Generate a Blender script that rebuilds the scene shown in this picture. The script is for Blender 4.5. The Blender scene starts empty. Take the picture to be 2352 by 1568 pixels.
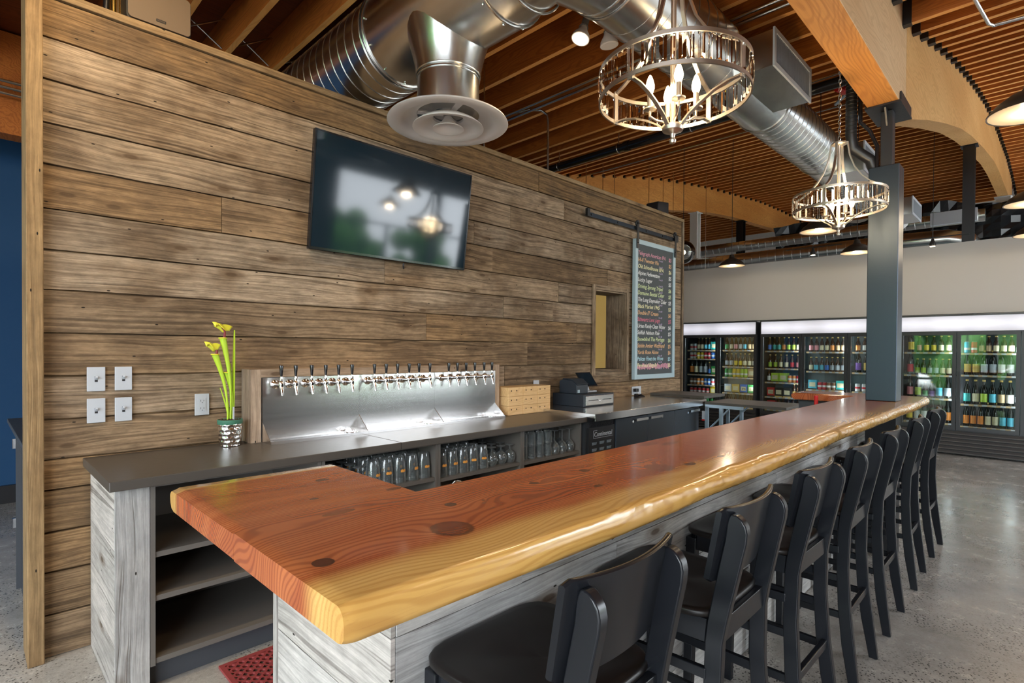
import bpy, math, random
from mathutils import Vector, Matrix
random.seed(7)
PI = math.pi
sc = bpy.context.scene
COL = sc.collection

# ---------------------------------------------------------------- camera
yaw, pitch, roll, FPX, CY = .7815, -.0113, .0064, 1246.3, 817.1
c_, s_ = math.cos(yaw), math.sin(yaw)
F_ = Vector((c_*math.cos(pitch), s_*math.cos(pitch), math.sin(pitch)))
R_ = Vector((s_, -c_, 0)); U_ = R_.cross(F_)
RR = R_*math.cos(roll) + U_*math.sin(roll)
UU = -R_*math.sin(roll) + U_*math.cos(roll)
cd = bpy.data.cameras.new('camera'); cam = bpy.data.objects.new('camera', cd); COL.objects.link(cam)
M = Matrix(((RR.x, UU.x, -F_.x, 0), (RR.y, UU.y, -F_.y, 0), (RR.z, UU.z, -F_.z, 1.41), (0, 0, 0, 1)))
cam.matrix_world = M
cd.sensor_width = 36; cd.lens = 36*FPX/2352; cd.shift_y = (CY-784)/2352; cd.clip_start = .02; cd.clip_end = 200
sc.camera = cam

# ---------------------------------------------------------------- world, daylight, exposure
W = bpy.data.worlds.new('sky'); sc.world = W; W.use_nodes = True
bg = W.node_tree.nodes['Background']; bg.inputs[0].default_value = (.86, .93, 1, 1); bg.inputs[1].default_value = 13.0
sc.view_settings.view_transform = 'Standard'; sc.view_settings.look = 'None'
sc.view_settings.exposure = 0.35; sc.view_settings.gamma = 1; sc.view_settings.use_curve_mapping = False

def portal(loc, tgt, sx, sy):
    """marks a window opening for the sky light; gives no light of its own"""
    l = bpy.data.lights.new('window_portal', 'AREA'); l.shape = 'RECTANGLE'; l.size = sx; l.size_y = sy; l.cycles.is_portal = True
    o = bpy.data.objects.new('window_portal', l); COL.objects.link(o); o.location = loc
    o.rotation_euler = (Vector(tgt)-Vector(loc)).to_track_quat('-Z', 'Y').to_euler(); return o
portal((12.9, -5.36, 1.75), (12.9, 0, 1.75), 14.2, 3.3)
portal((-3.86, -1.0, 1.75), (0, -1.0, 1.75), 8.8, 3.3)

# ---------------------------------------------------------------- material builder
class NT:
    def __init__(s, name, rough=.5, metal=0., col=None, spec=.5):
        s.mat = bpy.data.materials.new(name); s.mat.use_nodes = True; s.t = s.mat.node_tree
        s.b = s.t.nodes['Principled BSDF']; s.out = s.t.nodes['Material Output']
        s.b.inputs['Roughness'].default_value = rough; s.b.inputs['Metallic'].default_value = metal
        s.b.inputs['Specular IOR Level'].default_value = spec
        if col: s.b.inputs['Base Color'].default_value = (*col, 1)
    def n(s, t): return s.t.nodes.new(t)
    def put(s, sock, v):
        if isinstance(v, bpy.types.NodeSocket): s.t.links.new(v, sock)
        elif v is not None:
            if hasattr(sock.default_value, '__len__') and not hasattr(v, '__len__'): v = (v,)*len(sock.default_value)
            if hasattr(v, '__len__') and len(v) == 3 and len(sock.default_value) == 4: v = (*v, 1)
            sock.default_value = v
    def m(s, op, a, b=None, c=None, clamp=False):
        x = s.n('ShaderNodeMath'); x.operation = op; x.use_clamp = clamp
        s.put(x.inputs[0], a); s.put(x.inputs[1], b)
        if c is not None: s.put(x.inputs[2], c)
        return x.outputs[0]
    def xyz(s, v):
        x = s.n('ShaderNodeSeparateXYZ'); s.put(x.inputs[0], v); return x.outputs
    def vec(s, a, b, c):
        x = s.n('ShaderNodeCombineXYZ'); s.put(x.inputs[0], a); s.put(x.inputs[1], b); s.put(x.inputs[2], c); return x.outputs[0]
    def pos(s): return s.n('ShaderNodeNewGeometry').outputs['Position']
    def obj(s): return s.n('ShaderNodeTexCoord').outputs['Object']
    def attr(s, nm):
        x = s.n('ShaderNodeAttribute'); x.attribute_name = nm; return x.outputs['Color']
    def noise(s, v, scale=5, detail=3, rough=.5, dist=0):
        x = s.n('ShaderNodeTexNoise'); s.put(x.inputs['Vector'], v); x.inputs['Scale'].default_value = scale
        x.inputs['Detail'].default_value = detail; x.inputs['Roughness'].default_value = rough; x.inputs['Distortion'].default_value = dist
        return x.outputs[0]
    def voro(s, v, scale=5, feat='F1', out=0, dim='3D'):
        x = s.n('ShaderNodeTexVoronoi'); x.voronoi_dimensions = dim; x.feature = feat; s.put(x.inputs['Vector'], v); x.inputs['Scale'].default_value = scale
        return x.outputs[out]
    def ramp(s, f, st, interp='LINEAR'):
        x = s.n('ShaderNodeValToRGB'); s.put(x.inputs[0], f); r = x.color_ramp; r.interpolation = interp
        while len(r.elements) < len(st): r.elements.new(.5)
        for e, (p, c) in zip(r.elements, st):
            e.position = p; e.color = (*(c if hasattr(c, '__len__') else (c, c, c)), 1)
        return x.outputs[0]
    def mix(s, f, a, b, mode='MIX'):
        x = s.n('ShaderNodeMix'); x.data_type = 'RGBA'; x.blend_type = mode
        s.put(x.inputs[0], f); s.put(x.inputs[6], a); s.put(x.inputs[7], b); return x.outputs[2]
    def ss(s, v, a, b):  # smoothstep to 0..1
        x = s.n('ShaderNodeMapRange'); x.interpolation_type = 'SMOOTHSTEP'; s.put(x.inputs[0], v)
        x.inputs[1].default_value = a; x.inputs[2].default_value = b; return x.outputs[0]
    def set(s, k, v): s.put(s.b.inputs[k], v); return s
    def bump(s, h, strength=.3, dist=.01):
        x = s.n('ShaderNodeBump'); x.inputs['Strength'].default_value = strength; x.inputs['Distance'].default_value = dist
        s.put(x.inputs['Height'], h); s.t.links.new(x.outputs[0], s.b.inputs['Normal'])

MT = {}
def flat(name, col, rough=.5, metal=0., spec=.5, var=.06):
    """plain surface with a faint procedural mottling"""
    if name in MT: return MT[name]
    t = NT(name, rough, metal, None, spec)
    f = t.noise(t.obj(), 14, 3, .6)
    t.set('Base Color', t.mix(f, tuple(c*(1-var*2) for c in col), tuple(min(1, c*(1+var*2)) for c in col)))
    MT[name] = t.mat; return t.mat

def board_mat(name, cols, cracks=.5, bump=.5, soft=1.):
    """weathered sawn plank; attribute 'rnd' holds a random colour for each board; grain along the board"""
    t = NT(name, .78, 0, None, .25)
    P = t.xyz(t.obj()); A = t.xyz(t.attr('rnd'))
    # attribute b >0.5 marks boards that stand upright
    up = t.m('GREATER_THAN', A[2], .5)
    hx = t.m('ADD', P[0], P[1])
    l = t.m('ADD', t.m('MULTIPLY', hx, t.m('SUBTRACT', 1, up)), t.m('MULTIPLY', P[2], up))
    w = t.m('ADD', t.m('MULTIPLY', P[2], t.m('SUBTRACT', 1, up)), t.m('MULTIPLY', hx, up))
    off = t.m('MULTIPLY', A[0], 37.)
    v0 = t.vec(t.m('ADD', l, off), w, off)
    big = t.noise(v0, 2.2, 3, .6)
    warp = t.m('MULTIPLY', t.m('SUBTRACT', t.noise(t.vec(t.m('ADD', l, off), t.m('MULTIPLY', w, 2.5), off), 1.7, 2, .5), .5), .05)
    # knots: sparse voronoi cells that push the grain aside
    kd = t.voro(t.vec(t.m('ADD', t.m('MULTIPLY', l, 1.5), off), t.m('ADD', t.m('MULTIPLY', w, 4.2), off), 0.), 1.0, dim='2D')
    kn = t.m('DIVIDE', .012, t.m('ADD', t.m('MULTIPLY', kd, kd), .04))
    ww = t.m('ADD', t.m('ADD', w, warp), t.m('MULTIPLY', kn, .06))
    g1 = t.noise(t.vec(t.m('ADD', t.m('MULTIPLY', l, 1.1), off), t.m('MULTIPLY', ww, 75), off), 1.0, 4, .62)
    g2 = t.noise(t.vec(t.m('ADD', t.m('MULTIPLY', l, 7), off), t.m('MULTIPLY', ww, 210), off), 1.0, 3, .6)
    g3 = t.noise(t.vec(t.m('MULTIPLY', t.m('ADD', l, off), .35), w, off), 30, 4, .7)
    tone = t.mix(A[1], cols[0], cols[1])
    tone = t.mix(t.m('MULTIPLY', t.ss(big, .42, .68), .8), tone, cols[2])
    tone = t.mix(.5, tone, t.ramp(t.m('FRACT', t.m('MULTIPLY', A[0], 7.31)), [(0, .55), (1, 1.25)]), 'MULTIPLY')
    dark = t.mix(t.ss(g1, .36, .6), tuple(c*.42 for c in cols[0]), (1, 1, 1))
    col = t.mix(.48*soft, tone, dark, 'MULTIPLY')
    col = t.mix(.45*soft, col, t.ramp(g2, [(.3, .35), (.62, 1.25)]), 'MULTIPLY')
    col = t.mix(.6*soft, col, t.ramp(g3, [(.32, .45), (.65, 1.2)]), 'MULTIPLY')
    crack = t.ss(t.noise(t.vec(t.m('ADD', t.m('MULTIPLY', l, .9), off), t.m('MULTIPLY', ww, 38), off), 1.0, 2, .5), .61, .67)
    col = t.mix(t.m('MULTIPLY', crack, cracks), col, (.03, .018, .01))
    knot = t.m('SUBTRACT', 1, t.ss(kd, .03, .06))
    ring = t.m('MULTIPLY', t.m('SUBTRACT', 1, t.ss(kd, .07, .15)), .45)
    col = t.mix(t.m('MULTIPLY', knot, .75), col, (.045, .026, .014))
    col = t.mix(ring, col, (.1, .06, .03))
    nd = t.voro(t.vec(t.m('ADD', t.m('MULTIPLY', l, 2.), off), t.m('ADD', t.m('MULTIPLY', w, 5.), off), 0.), 1.2, dim='2D')
    col = t.mix(t.m('SUBTRACT', 1, t.ss(nd, .012, .022)), col, (.012, .008, .005))
    t.set('Base Color', col)
    h = t.m('ADD', t.m('MULTIPLY', g1, .7), t.m('MULTIPLY', g2, .3)); h = t.m('SUBTRACT', h, t.m('MULTIPLY', crack, .7))
    t.bump(h, bump, .006)
    MT[name] = t.mat; return t.mat
board_mat('old_boards', ((.29, .175, .08), (.36, .28, .20), (.17, .11, .062)))
board_mat('whitewashed_boards', ((.53, .50, .475), (.50, .45, .41), (.40, .37, .34)), .5, .3, soft=.6)
board_mat('grey_boards', ((.50, .495, .49), (.56, .53, .49), (.38, .375, .37)), .35, .4, soft=.6)
board_mat('golden_boards', ((.36, .225, .10), (.38, .265, .15), (.27, .165, .08)), .1, .3, soft=.7)

board_mat('sawn_boards', ((.42, .30, .20), (.45, .35, .27), (.34, .25, .18)), .1, .4, soft=.6)

def timber(name, c1, c2, c3, rough=.55, sc_=(1.2, 26, 26), axis=0):
    t = NT(name, rough, 0, None, .3); P = t.xyz(t.pos())
    ax = [P[axis], P[(axis+1) % 3], P[(axis+2) % 3]]
    big = t.noise(t.vec(t.m('MULTIPLY', ax[0], .7), t.m('MULTIPLY', ax[1], 3), t.m('MULTIPLY', ax[2], 3)), 1, 3, .5)
    wv = t.m('MULTIPLY', t.m('SUBTRACT', t.noise(t.vec(t.m('MULTIPLY', ax[0], 1.1), t.m('MULTIPLY', ax[1], 5), t.m('MULTIPLY', ax[2], 5)), 1, 2, .5), .5), .5)
    r = t.m('SINE', t.m('MULTIPLY', t.m('ADD', t.m('ADD', ax[1], t.m('MULTIPLY', ax[2], .7)), wv), 210))
    fine = t.noise(t.vec(t.m('MULTIPLY', ax[0], sc_[0]), t.m('MULTIPLY', ax[1], sc_[1]*4), t.m('MULTIPLY', ax[2], sc_[2]*4)), 1, 3, .6)
    col = t.mix(t.ss(big, .3, .7), c1, c2)
    col = t.mix(t.m('MULTIPLY', t.ss(r, -.2, 1), .35), col, c3)
    col = t.mix(t.m('MULTIPLY', t.ss(fine, .45, .75), .5), col, c3)
    t.set('Base Color', col); t.bump(fine, .15, .003); MT[name] = t.mat; return t.mat
timber('fir_beam', (.60, .235, .05), (.72, .33, .085), (.40, .13, .025), axis=0)
timber('fir_lit_underside', (.80, .37, .10), (.86, .45, .14), (.6, .24, .06), axis=1)  # joist undersides: light from the floor painted in as a paler wood colour
timber('fir_side', (.66, .40, .20), (.74, .50, .28), (.52, .30, .14), axis=0)
timber('fir_arch', (.66, .35, .12), (.74, .43, .165), (.50, .23, .06), axis=0)
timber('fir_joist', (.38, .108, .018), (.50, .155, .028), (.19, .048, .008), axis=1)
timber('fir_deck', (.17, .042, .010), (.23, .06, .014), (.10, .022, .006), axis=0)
timber('light_pine', (.72, .47, .22), (.80, .56, .30), (.55, .32, .13), axis=0)

def slab_mat():
    t = NT('cedar_slab', .2, 0, None, .5); P = t.xyz(t.pos()); X, Y, Z = P[0], P[1], P[2]
    xv = t.vec(t.m('MULTIPLY', X, .9), t.m('MULTIPLY', Y, 2.6), t.m('MULTIPLY', Z, 2.6))
    warp = t.m('MULTIPLY', t.m('SUBTRACT', t.noise(xv, 1.3, 2, .5), .5), .34)
    warp2 = t.m('MULTIPLY', t.m('SUBTRACT', t.noise(t.vec(t.m('MULTIPLY', X, 4), t.m('MULTIPLY', Y, 9), Z), 1, 2, .5), .5), .03)
    knots = [(.400, .817, .017, .017, .9), (.651, .803, .040, .042, .6), (.749, .930, .013, .012, .9), (.650, 1.334, .016, .012, .9),
             (.556, 1.179, .010, .006, .9), (.545, 1.044, .035, .012, .45), (1.023, .932, .013, .012, .85), (1.233, .932, .016, .014, .8), (1.424, .806, .042, .040, .4),
             (1.536, .766, .024, .013, .8), (1.119, .803, .014, .009, .9), (1.758, 1.034, .05, .022, .4), (1.834, .989, .06, .018, .45),
             (1.726, .753, .02, .01, .6), (2.32, .933, .03, .015, .6), (.824, .906, .004, .004, .8), (.734, 1.131, .02, .01, .7), (2.75, .86, .05, .02, .6), (3.4, .95, .06, .02, .6), (3.05, .72, .03, .012, .6)]
    rr = t.m('ADD', t.m('ADD', Y, t.m('MULTIPLY', Z, .55)), t.m('ADD', warp, warp2)); dark = None; halo = None
    for kx, ky, rx, ry, st in knots:
        dx = t.m('DIVIDE', t.m('SUBTRACT', X, kx), rx); dy = t.m('DIVIDE', t.m('SUBTRACT', Y, ky), ry)
        d2 = t.m('ADD', t.m('MULTIPLY', dx, dx), t.m('MULTIPLY', dy, dy))
        rr = t.m('ADD', rr, t.m('DIVIDE', ry*1.6, t.m('ADD', 1.4, t.m('MULTIPLY', d2, .22))))
        k = t.m('MULTIPLY', t.m('SUBTRACT', 1, t.ss(d2, .75, 1.15)), st)
        dark = k if dark is None else t.m('MAXIMUM', dark, k)
        rim = t.m('MULTIPLY', t.m('SUBTRACT', 1, t.ss(t.m('ABSOLUTE', t.m('SUBTRACT', d2, .9)), .05, .4)), st*.7)
        halo = rim if halo is None else t.m('MAXIMUM', halo, rim)
    ring = t.m('SINE', t.m('MULTIPLY', rr, 2*PI/.0118))
    ring = t.ss(ring, -.3, 1.)
    tone = t.noise(t.vec(t.m('MULTIPLY', X, .8), t.m('MULTIPLY', rr, 12), 0.), 1, 3, .55)
    fib = t.noise(t.vec(t.m('MULTIPLY', X, 9), t.m('MULTIPLY', Y, 260), t.m('MULTIPLY', Z, 260)), 1, 3, .6)
    heart = t.mix(t.ss(tone, .3, .7), (.35, .075, .02), (.50, .145, .042))
    heart = t.mix(t.m('MULTIPLY', ring, .5), heart, (.17, .022, .006))
    sap = t.mix(t.ss(tone, .3, .7), (.58, .31, .075), (.70, .42, .13))
    sap = t.mix(t.m('MULTIPLY', ring, .38), sap, (.40, .17, .035))
    edge = t.m('MULTIPLY', t.m('SUBTRACT', t.noise(t.vec(t.m('MULTIPLY', X, 1.5), 0., 0.), 1, 2, .5), .5), .15)
    fx = t.m('ADD', Y, t.m('ADD', edge, t.m('MULTIPLY', warp2, 1.)))
    s1 = t.m('SUBTRACT', 1, t.ss(fx, .715, .785))
    s2 = t.ss(t.m('SUBTRACT', Y, t.m('MULTIPLY', edge, .2)), 1.452, 1.476)
    s2 = t.m('MULTIPLY', s2, t.m('LESS_THAN', X, 2.))
    sapf = t.m('MAXIMUM', s1, s2)
    col = t.mix(sapf, heart, sap)
    col = t.mix(t.m('MULTIPLY', t.ss(fib, .5, .75), .2), col, (.25, .07, .02))
    col = t.mix(t.m('MULTIPLY', dark, 1.), col, (.075, .02, .008))
    col = t.mix(halo, col, (.012, .005, .004))
    t.set('Base Color', col); t.set('Coat Weight', .25); t.set('Coat Roughness', .08)
    t.bump(t.noise(t.pos(), 28, 2, .5), .06, .01)
    MT['cedar_slab'] = t.mat
slab_mat()

def concrete():
    t = NT('polished_concrete', .24, 0, None, .5); P = t.pos()
    a = t.noise(P, .9, 5, .6, .4); b = t.noise(P, 4.5, 5, .7); c = t.noise(P, 60, 3, .6)
    col = t.ramp(a, [(.3, (.27, .255, .23)), (.5, (.38, .36, .33)), (.72, (.50, .47, .43))])
    col = t.mix(.5, col, t.ramp(b, [(.3, .5), (.7, 1.3)]), 'MULTIPLY')
    v = t.voro(P, 70); sp = t.m('SUBTRACT', 1, t.ss(v, .24, .34))
    sel = t.ss(t.noise(P, 2.3, 3, .6), .42, .56)
    v2 = t.m('SUBTRACT', 1, t.ss(t.voro(P, 210), .2, .33))
    col = t.mix(t.m('MULTIPLY', sp, t.m('MULTIPLY', sel, .95)), col, (.045, .042, .04))
    col = t.mix(t.m('MULTIPLY', v2, .35), col, (.6, .57, .53))
    col = t.mix(.25, col, t.ramp(c, [(.3, .5), (.7, 1.3)]), 'MULTIPLY')
    t.set('Base Color', col); t.set('Roughness', t.ramp(b, [(.3, .16), (.75, .34)]))
    t.bump(c, .05, .002); MT['polished_concrete'] = t.mat
concrete()

def galv():
    t = NT('galvanised_steel', .3, 1.); P = t.obj()
    v = t.voro(P, 90, out=1); n = t.noise(P, 3, 3, .6)
    c = t.mix(.1, t.ramp(n, [(.3, (.52, .52, .51)), (.7, (.70, .70, .68))]), t.ramp(t.xyz(v)[0], [(0, .6), (1, 1.)]), 'MULTIPLY')
    t.set('Base Color', c); t.set('Roughness', t.ramp(n, [(.3, .235), (.7, .265)])); MT['galvanised_steel'] = t.mat
galv()
def brushed(name, col, rough, axis=0):
    t = NT(name, rough, 1.); P = t.xyz(t.obj()); k = [60, 60, 60]; k[axis] = 1.5
    n = t.noise(t.vec(t.m('MULTIPLY', P[0], k[0]), t.m('MULTIPLY', P[1], k[1]), t.m('MULTIPLY', P[2], k[2])), 1, 3, .6)
    g = t.noise(t.obj(), 6, 3, .6)
    t.set('Base Color', t.mix(g, tuple(c*.99 for c in col), col)); t.set('Roughness', t.ramp(n, [(.3, rough*.95), (.7, rough*1.08)]))
    MT[name] = t.mat
brushed('brushed_steel', (.74, .73, .72), .2, 0)
brushed('champagne_metal', (.60, .54, .47), .34, 2)
brushed('raw_steel', (.048, .06, .078), .38, 2)
brushed('dark_raw_steel', (.06, .06, .065), .42, 2)
def simple(name, col, rough, metal=0., **k):
    t = NT(name, rough, metal, col)
    n = t.noise(t.obj(), 30, 2, .5); t.set('Roughness', t.ramp(n, [(.3, rough*.98), (.7, min(1, rough*1.02))]))
    for a, b in k.items(): t.set(a.replace('_', ' '), b)
    MT[name] = t.mat; return t.mat
simple('chrome', (.86, .85, .86), .07, 1.)
simple('stool_black', (.010, .011, .014), .24, 0., Specular_IOR_Level=.34)
simple('stool_seat', (.010, .008, .0075), .36, 0., Specular_IOR_Level=.3)
simple('black_plastic', (.016, .016, .018), .4)
simple('gloss_black', (.012, .012, .014), .12)
simple('tv_screen', (.008, .018, .028), .07, 0., Specular_IOR_Level=.38)
simple('counter_laminate', (.070, .061, .053), .36)
simple('cabinet_grey', (.13, .118, .105), .5)
simple('cooler_black', (.028, .03, .034), .35)
simple('cooler_inside', (.10, .14, .145), .5)
simple('white_paint', (.78, .76, .73), .6)
simple('plate_white', (.46, .49, .54), .35)
simple('diffuser_white', (.66, .62, .60), .45)
simple('greige_wall', (.53, .515, .495), .85)
simple('brown_wall', (.15, .10, .07), .8)
simple('blue_wall', (.004, .052, .14), .75)
simple('slate_grey', (.05, .055, .065), .55)
simple('red_rubber', (.26, .04, .04), .6)
simple('board_frame', (.36, .47, .52), .5)
simple('chalkboard', (.055, .065, .07), .75)
simple('register_blue', (.022, .03, .042), .42)
simple('leaf_green', (.42, .62, .03), .45, 0., Subsurface_Weight=.15)
simple('pitcher_yellow', (.72, .66, .05), .45, 0., Subsurface_Weight=.15)
simple('pitcher_red', (.20, .012, .02), .5)
simple('pot_green', (.05, .17, .11), .5)
simple('soil', (.06, .035, .02), .9)
simple('yellow_wall', (.58, .38, .10), .7)
simple('blue_steel', (.42, .52, .62), .35, .8)
simple('signal_red', (.62, .02, .02), .4)
simple('amber_print', (.75, .33, .06), .5)
simple('black_plastic_sheet', (.012, .013, .015), .22)
simple('speaker_brown', (.14, .095, .06), .6)
simple('cream_enamel', (.80, .66, .46), .4)
simple('bronze_shade', (.035, .028, .024), .38, .3)
simple('hedge_green', (.05, .16, .02), .8)
simple('asphalt', (.46, .45, .43), .9)
simple('brass_pipe', (.65, .45, .14), .25, 1.)
simple('white_frame', (.70, .72, .72), .5)

def glass(name, col=(1, 1, 1), rough=0., ior=1.45):
    t = NT(name, rough, 0., col); t.set('Transmission Weight', 1.); t.set('IOR', ior)
    n = t.noise(t.obj(), 20, 1, .5); t.set('Roughness', t.ramp(n, [(0, rough), (1, rough+.01)])); MT[name] = t.mat
glass('clear_glass'); glass('crystal', (.98, .97, .96), 0., 1.28)
def pane(name, refl=.5):
    t = NT(name); tr = t.n('ShaderNodeBsdfTransparent'); gl = t.n('ShaderNodeBsdfGlossy'); gl.inputs['Roughness'].default_value = .03
    fr = t.n('ShaderNodeFresnel'); fr.inputs[0].default_value = 1.5; mx = t.n('ShaderNodeMixShader')
    n = t.noise(t.obj(), 3, 2, .5); tr.inputs[0].default_value = (.93, .97, .96, 1)
    f = t.m('MULTIPLY', t.m('ADD', fr.outputs[0], .03), t.ramp(n, [(.3, 1.3), (.7, 1.8)]))
    t.put(mx.inputs[0], f); t.put(mx.inputs[1], tr.outputs[0]); t.put(mx.inputs[2], gl.outputs[0]); t.t.links.new(mx.outputs[0], t.out.inputs[0]); MT[name] = t.mat
pane('door_glass')
def thin_glass():
    t = NT('thin_glass'); tr = t.n('ShaderNodeBsdfTransparent'); gl = t.n('ShaderNodeBsdfGlossy'); df = t.n('ShaderNodeBsdfDiffuse'); gl.inputs['Roughness'].default_value = .06
    lw = t.n('ShaderNodeLayerWeight'); lw.inputs[0].default_value = .35; n = t.noise(t.obj(), 9, 2, .5); tr.inputs[0].default_value = (.95, .97, .97, 1); df.inputs[0].default_value = (.8, .85, .86, 1)
    m1 = t.n('ShaderNodeMixShader'); m2 = t.n('ShaderNodeMixShader')
    t.put(m1.inputs[0], t.m('ADD', .045, t.m('MULTIPLY', t.m('POWER', lw.outputs[1], 2.), .6))); t.put(m1.inputs[1], tr.outputs[0]); t.put(m1.inputs[2], df.outputs[0])  # white diffuse, denser at the rims, paints sheen and haze on the glass
    t.put(m2.inputs[0], t.m('ADD', t.m('MULTIPLY', lw.outputs[0], .8), t.m('MULTIPLY', n, .04))); t.put(m2.inputs[1], m1.outputs[0]); t.put(m2.inputs[2], gl.outputs[0])
    t.t.links.new(m2.outputs[0], t.out.inputs[0]); MT['thin_glass'] = t.mat
thin_glass()
def emit(name, col, st, base=(.8, .8, .8)):
    t = NT(name, .4, 0., base); t.set('Emission Color', col)
    n = t.noise(t.obj(), 8, 1, .5); t.set('Emission Strength', t.ramp(n, [(.3, st*.96), (.7, st)])); 
    if st > 1: t.put(t.b.inputs['Emission Strength'], st)
    MT[name] = t.mat
emit('bulb_glow', (1., .80, .50), 14.)
emit('spot_glow', (1., .82, .55), 9.)
emit('cooler_tube', (.85, .95, 1.), 9.)
def lightbox():
    t = NT('header_lightbox', .5, 0., (.6, .6, .65)); P = t.xyz(t.obj())
    g = t.ramp(t.m('ABSOLUTE', P[2]), [(0., 1.), (.045, .82), (.11, .38)])
    h = t.noise(t.vec(0., t.m('MULTIPLY', P[1], 2.2), 0.), 1, 1, .5)
    t.set('Emission Color', (.86, .87, 1.)); t.set('Emission Strength', t.m('MULTIPLY', t.m('MULTIPLY', g, .62), t.ramp(h, [(.35, .72), (.6, 1.05)])))
    MT['header_lightbox'] = t.mat
lightbox()

# ---------------------------------------------------------------- geometry helpers
class B:
    """collects shapes given in world coordinates; build() links them as ONE mesh object"""
    def __init__(s): s.v = []; s.f = []; s.mi = []; s.c = []; s.cur = 0; s.col = (0, 0, 0)
    def add(s, vs, fs):
        o = len(s.v); s.v += [tuple(p) for p in vs]
        for f in fs: s.f.append([i+o for i in f]); s.mi.append(s.cur); s.c.append(s.col)
        return s
    def box(s, x0, x1, y0, y1, z0, z1):
        return s.add([(x, y, z) for z in (z0, z1) for y in (y0, y1) for x in (x0, x1)],
                     [(0, 2, 3, 1), (4, 5, 7, 6), (0, 1, 5, 4), (1, 3, 7, 5), (3, 2, 6, 7), (2, 0, 4, 6)])
    def hexa(s, p):  # 8 points: bottom 4 ccw, top 4 ccw
        return s.add(p, [(3, 2, 1, 0), (4, 5, 6, 7), (0, 1, 5, 4), (1, 2, 6, 5), (2, 3, 7, 6), (3, 0, 4, 7)])
    def prism(s, poly, axis, a, b):  # poly in the other two axes (cyclic order), extruded along axis
        def P(u, v, w): return [(w, u, v), (u, w, v), (u, v, w)][axis]
        n = len(poly); vs = [P(u, v, a) for u, v in poly]+[P(u, v, b) for u, v in poly]
        return s.add(vs, [tuple(range(n))[::-1], tuple(range(n, 2*n))]+[(i, (i+1) % n, n+(i+1) % n, n+i) for i in range(n)])
    def lathe(s, prof, c=(0, 0, 0), n=24, ax=2, close=False):
        vs = []
        for r, h in prof:
            for i in range(n):
                a = 2*PI*i/n; u, v = r*math.cos(a), r*math.sin(a)
                p = [(h, u, v), (u, h, v), (u, v, h)][ax]; vs.append((c[0]+p[0], c[1]+p[1], c[2]+p[2]))
        fs = []; m = len(prof)
        for j in range(m-1 if not close else m):
            for i in range(n):
                k = (i+1) % n; j2 = (j+1) % m; fs.append((j*n+i, j*n+k, j2*n+k, j2*n+i))
        if not close: fs.append(tuple(range(n))[::-1]); fs.append(tuple(range((m-1)*n, m*n)))
        return s.add(vs, fs)
    def tube(s, pts, r, n=8, caps=True, r2=None, flat=None):
        pts = [Vector(p) for p in pts]; m = len(pts); vs = []; up = None
        for i, p in enumerate(pts):
            if i == 0: d = pts[1]-p
            elif i == m-1: d = p-pts[-2]
            else: d = (p-pts[i-1]).normalized()+(pts[i+1]-p).normalized()
            d.normalize()
            if up is None: up = Vector((0, 0, 1)) if abs(d.z) < .9 else Vector((1, 0, 0))
            x = d.cross(up).normalized(); y = x.cross(d).normalized(); up = y
            k = 1.
            if 0 < i < m-1:
                a = (p-pts[i-1]).normalized().dot(d); k = 1/max(.5, a)
            rad = r if not hasattr(r, '__len__') else r[i]
            for j in range(n):
                a = 2*PI*(j+.5)/n; fu, fv = (flat if flat else (1, 1))
                vs.append(p+x*(math.cos(a)*rad*fu*k)+y*(math.sin(a)*rad*fv*(1 if abs(k-1) < .01 else 1)))
        fs = [(i*n+j, i*n+(j+1) % n, (i+1)*n+(j+1) % n, (i+1)*n+j) for i in range(m-1) for j in range(n)]
        if caps: fs += [tuple(range(n))[::-1], tuple(range((m-1)*n, m*n))]
        return s.add(vs, fs)
    def torus(s, c, R, r, ax=2, n=32, k=6):
        return s.lathe([(R+r*math.cos(2*PI*i/k), r*math.sin(2*PI*i/k)) for i in range(k)], c, n, ax, close=True)
    def sweep(s, secs, cap=True):  # list of rings with equal counts
        n = len(secs[0]); vs = [p for q in secs for p in q]
        fs = [(i*n+j, i*n+(j+1) % n, (i+1)*n+(j+1) % n, (i+1)*n+j) for i in range(len(secs)-1) for j in range(n)]
        if cap: fs += [tuple(range(n))[::-1], tuple(range((len(secs)-1)*n, len(secs)*n))]
        return s.add(vs, fs)
    def sphere(s, c, r, n=16, m=8, sc=(1, 1, 1)):
        pr = [(max(1e-4, math.sin(PI*i/m)), -math.cos(PI*i/m)) for i in range(m+1)]
        vs = [];
        for rr, h in pr:
            for i in range(n): a = 2*PI*i/n; vs.append((c[0]+rr*r*sc[0]*math.cos(a), c[1]+rr*r*sc[1]*math.sin(a), c[2]+h*r*sc[2]))
        fs = [(j*n+i, j*n+(i+1) % n, (j+1)*n+(i+1) % n, (j+1)*n+i) for j in range(m) for i in range(n)]
        return s.add(vs, fs)
    def build(s, name, mats, parent=None, loc=None, smooth=False, bevel=0, seg=2, angle=35, label=None, cat=None, group=None, kind=None):
        if isinstance(mats, str): mats = [mats]
        if parent is not None: org = Vector(parent['org'])
        elif loc is not None: org = Vector(loc)
        else:
            xs, ys, zs = zip(*s.v); org = Vector(((min(xs)+max(xs))/2, (min(ys)+max(ys))/2, min(zs)))
        me = bpy.data.meshes.new(name)
        me.from_pydata([(x-org.x, y-org.y, z-org.z) for x, y, z in s.v], [], s.f)
        for m in mats: me.materials.append(MT[m])
        for p, i in zip(me.polygons, s.mi): p.material_index = i
        if any(c != (0, 0, 0) for c in s.c):
            ca = me.color_attributes.new('rnd', 'FLOAT_COLOR', 'CORNER'); k = 0
            for p, c in zip(me.polygons, s.c):
                for _ in range(p.loop_total): ca.data[k].color = (*c, 1); k += 1
        me.update()
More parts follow.
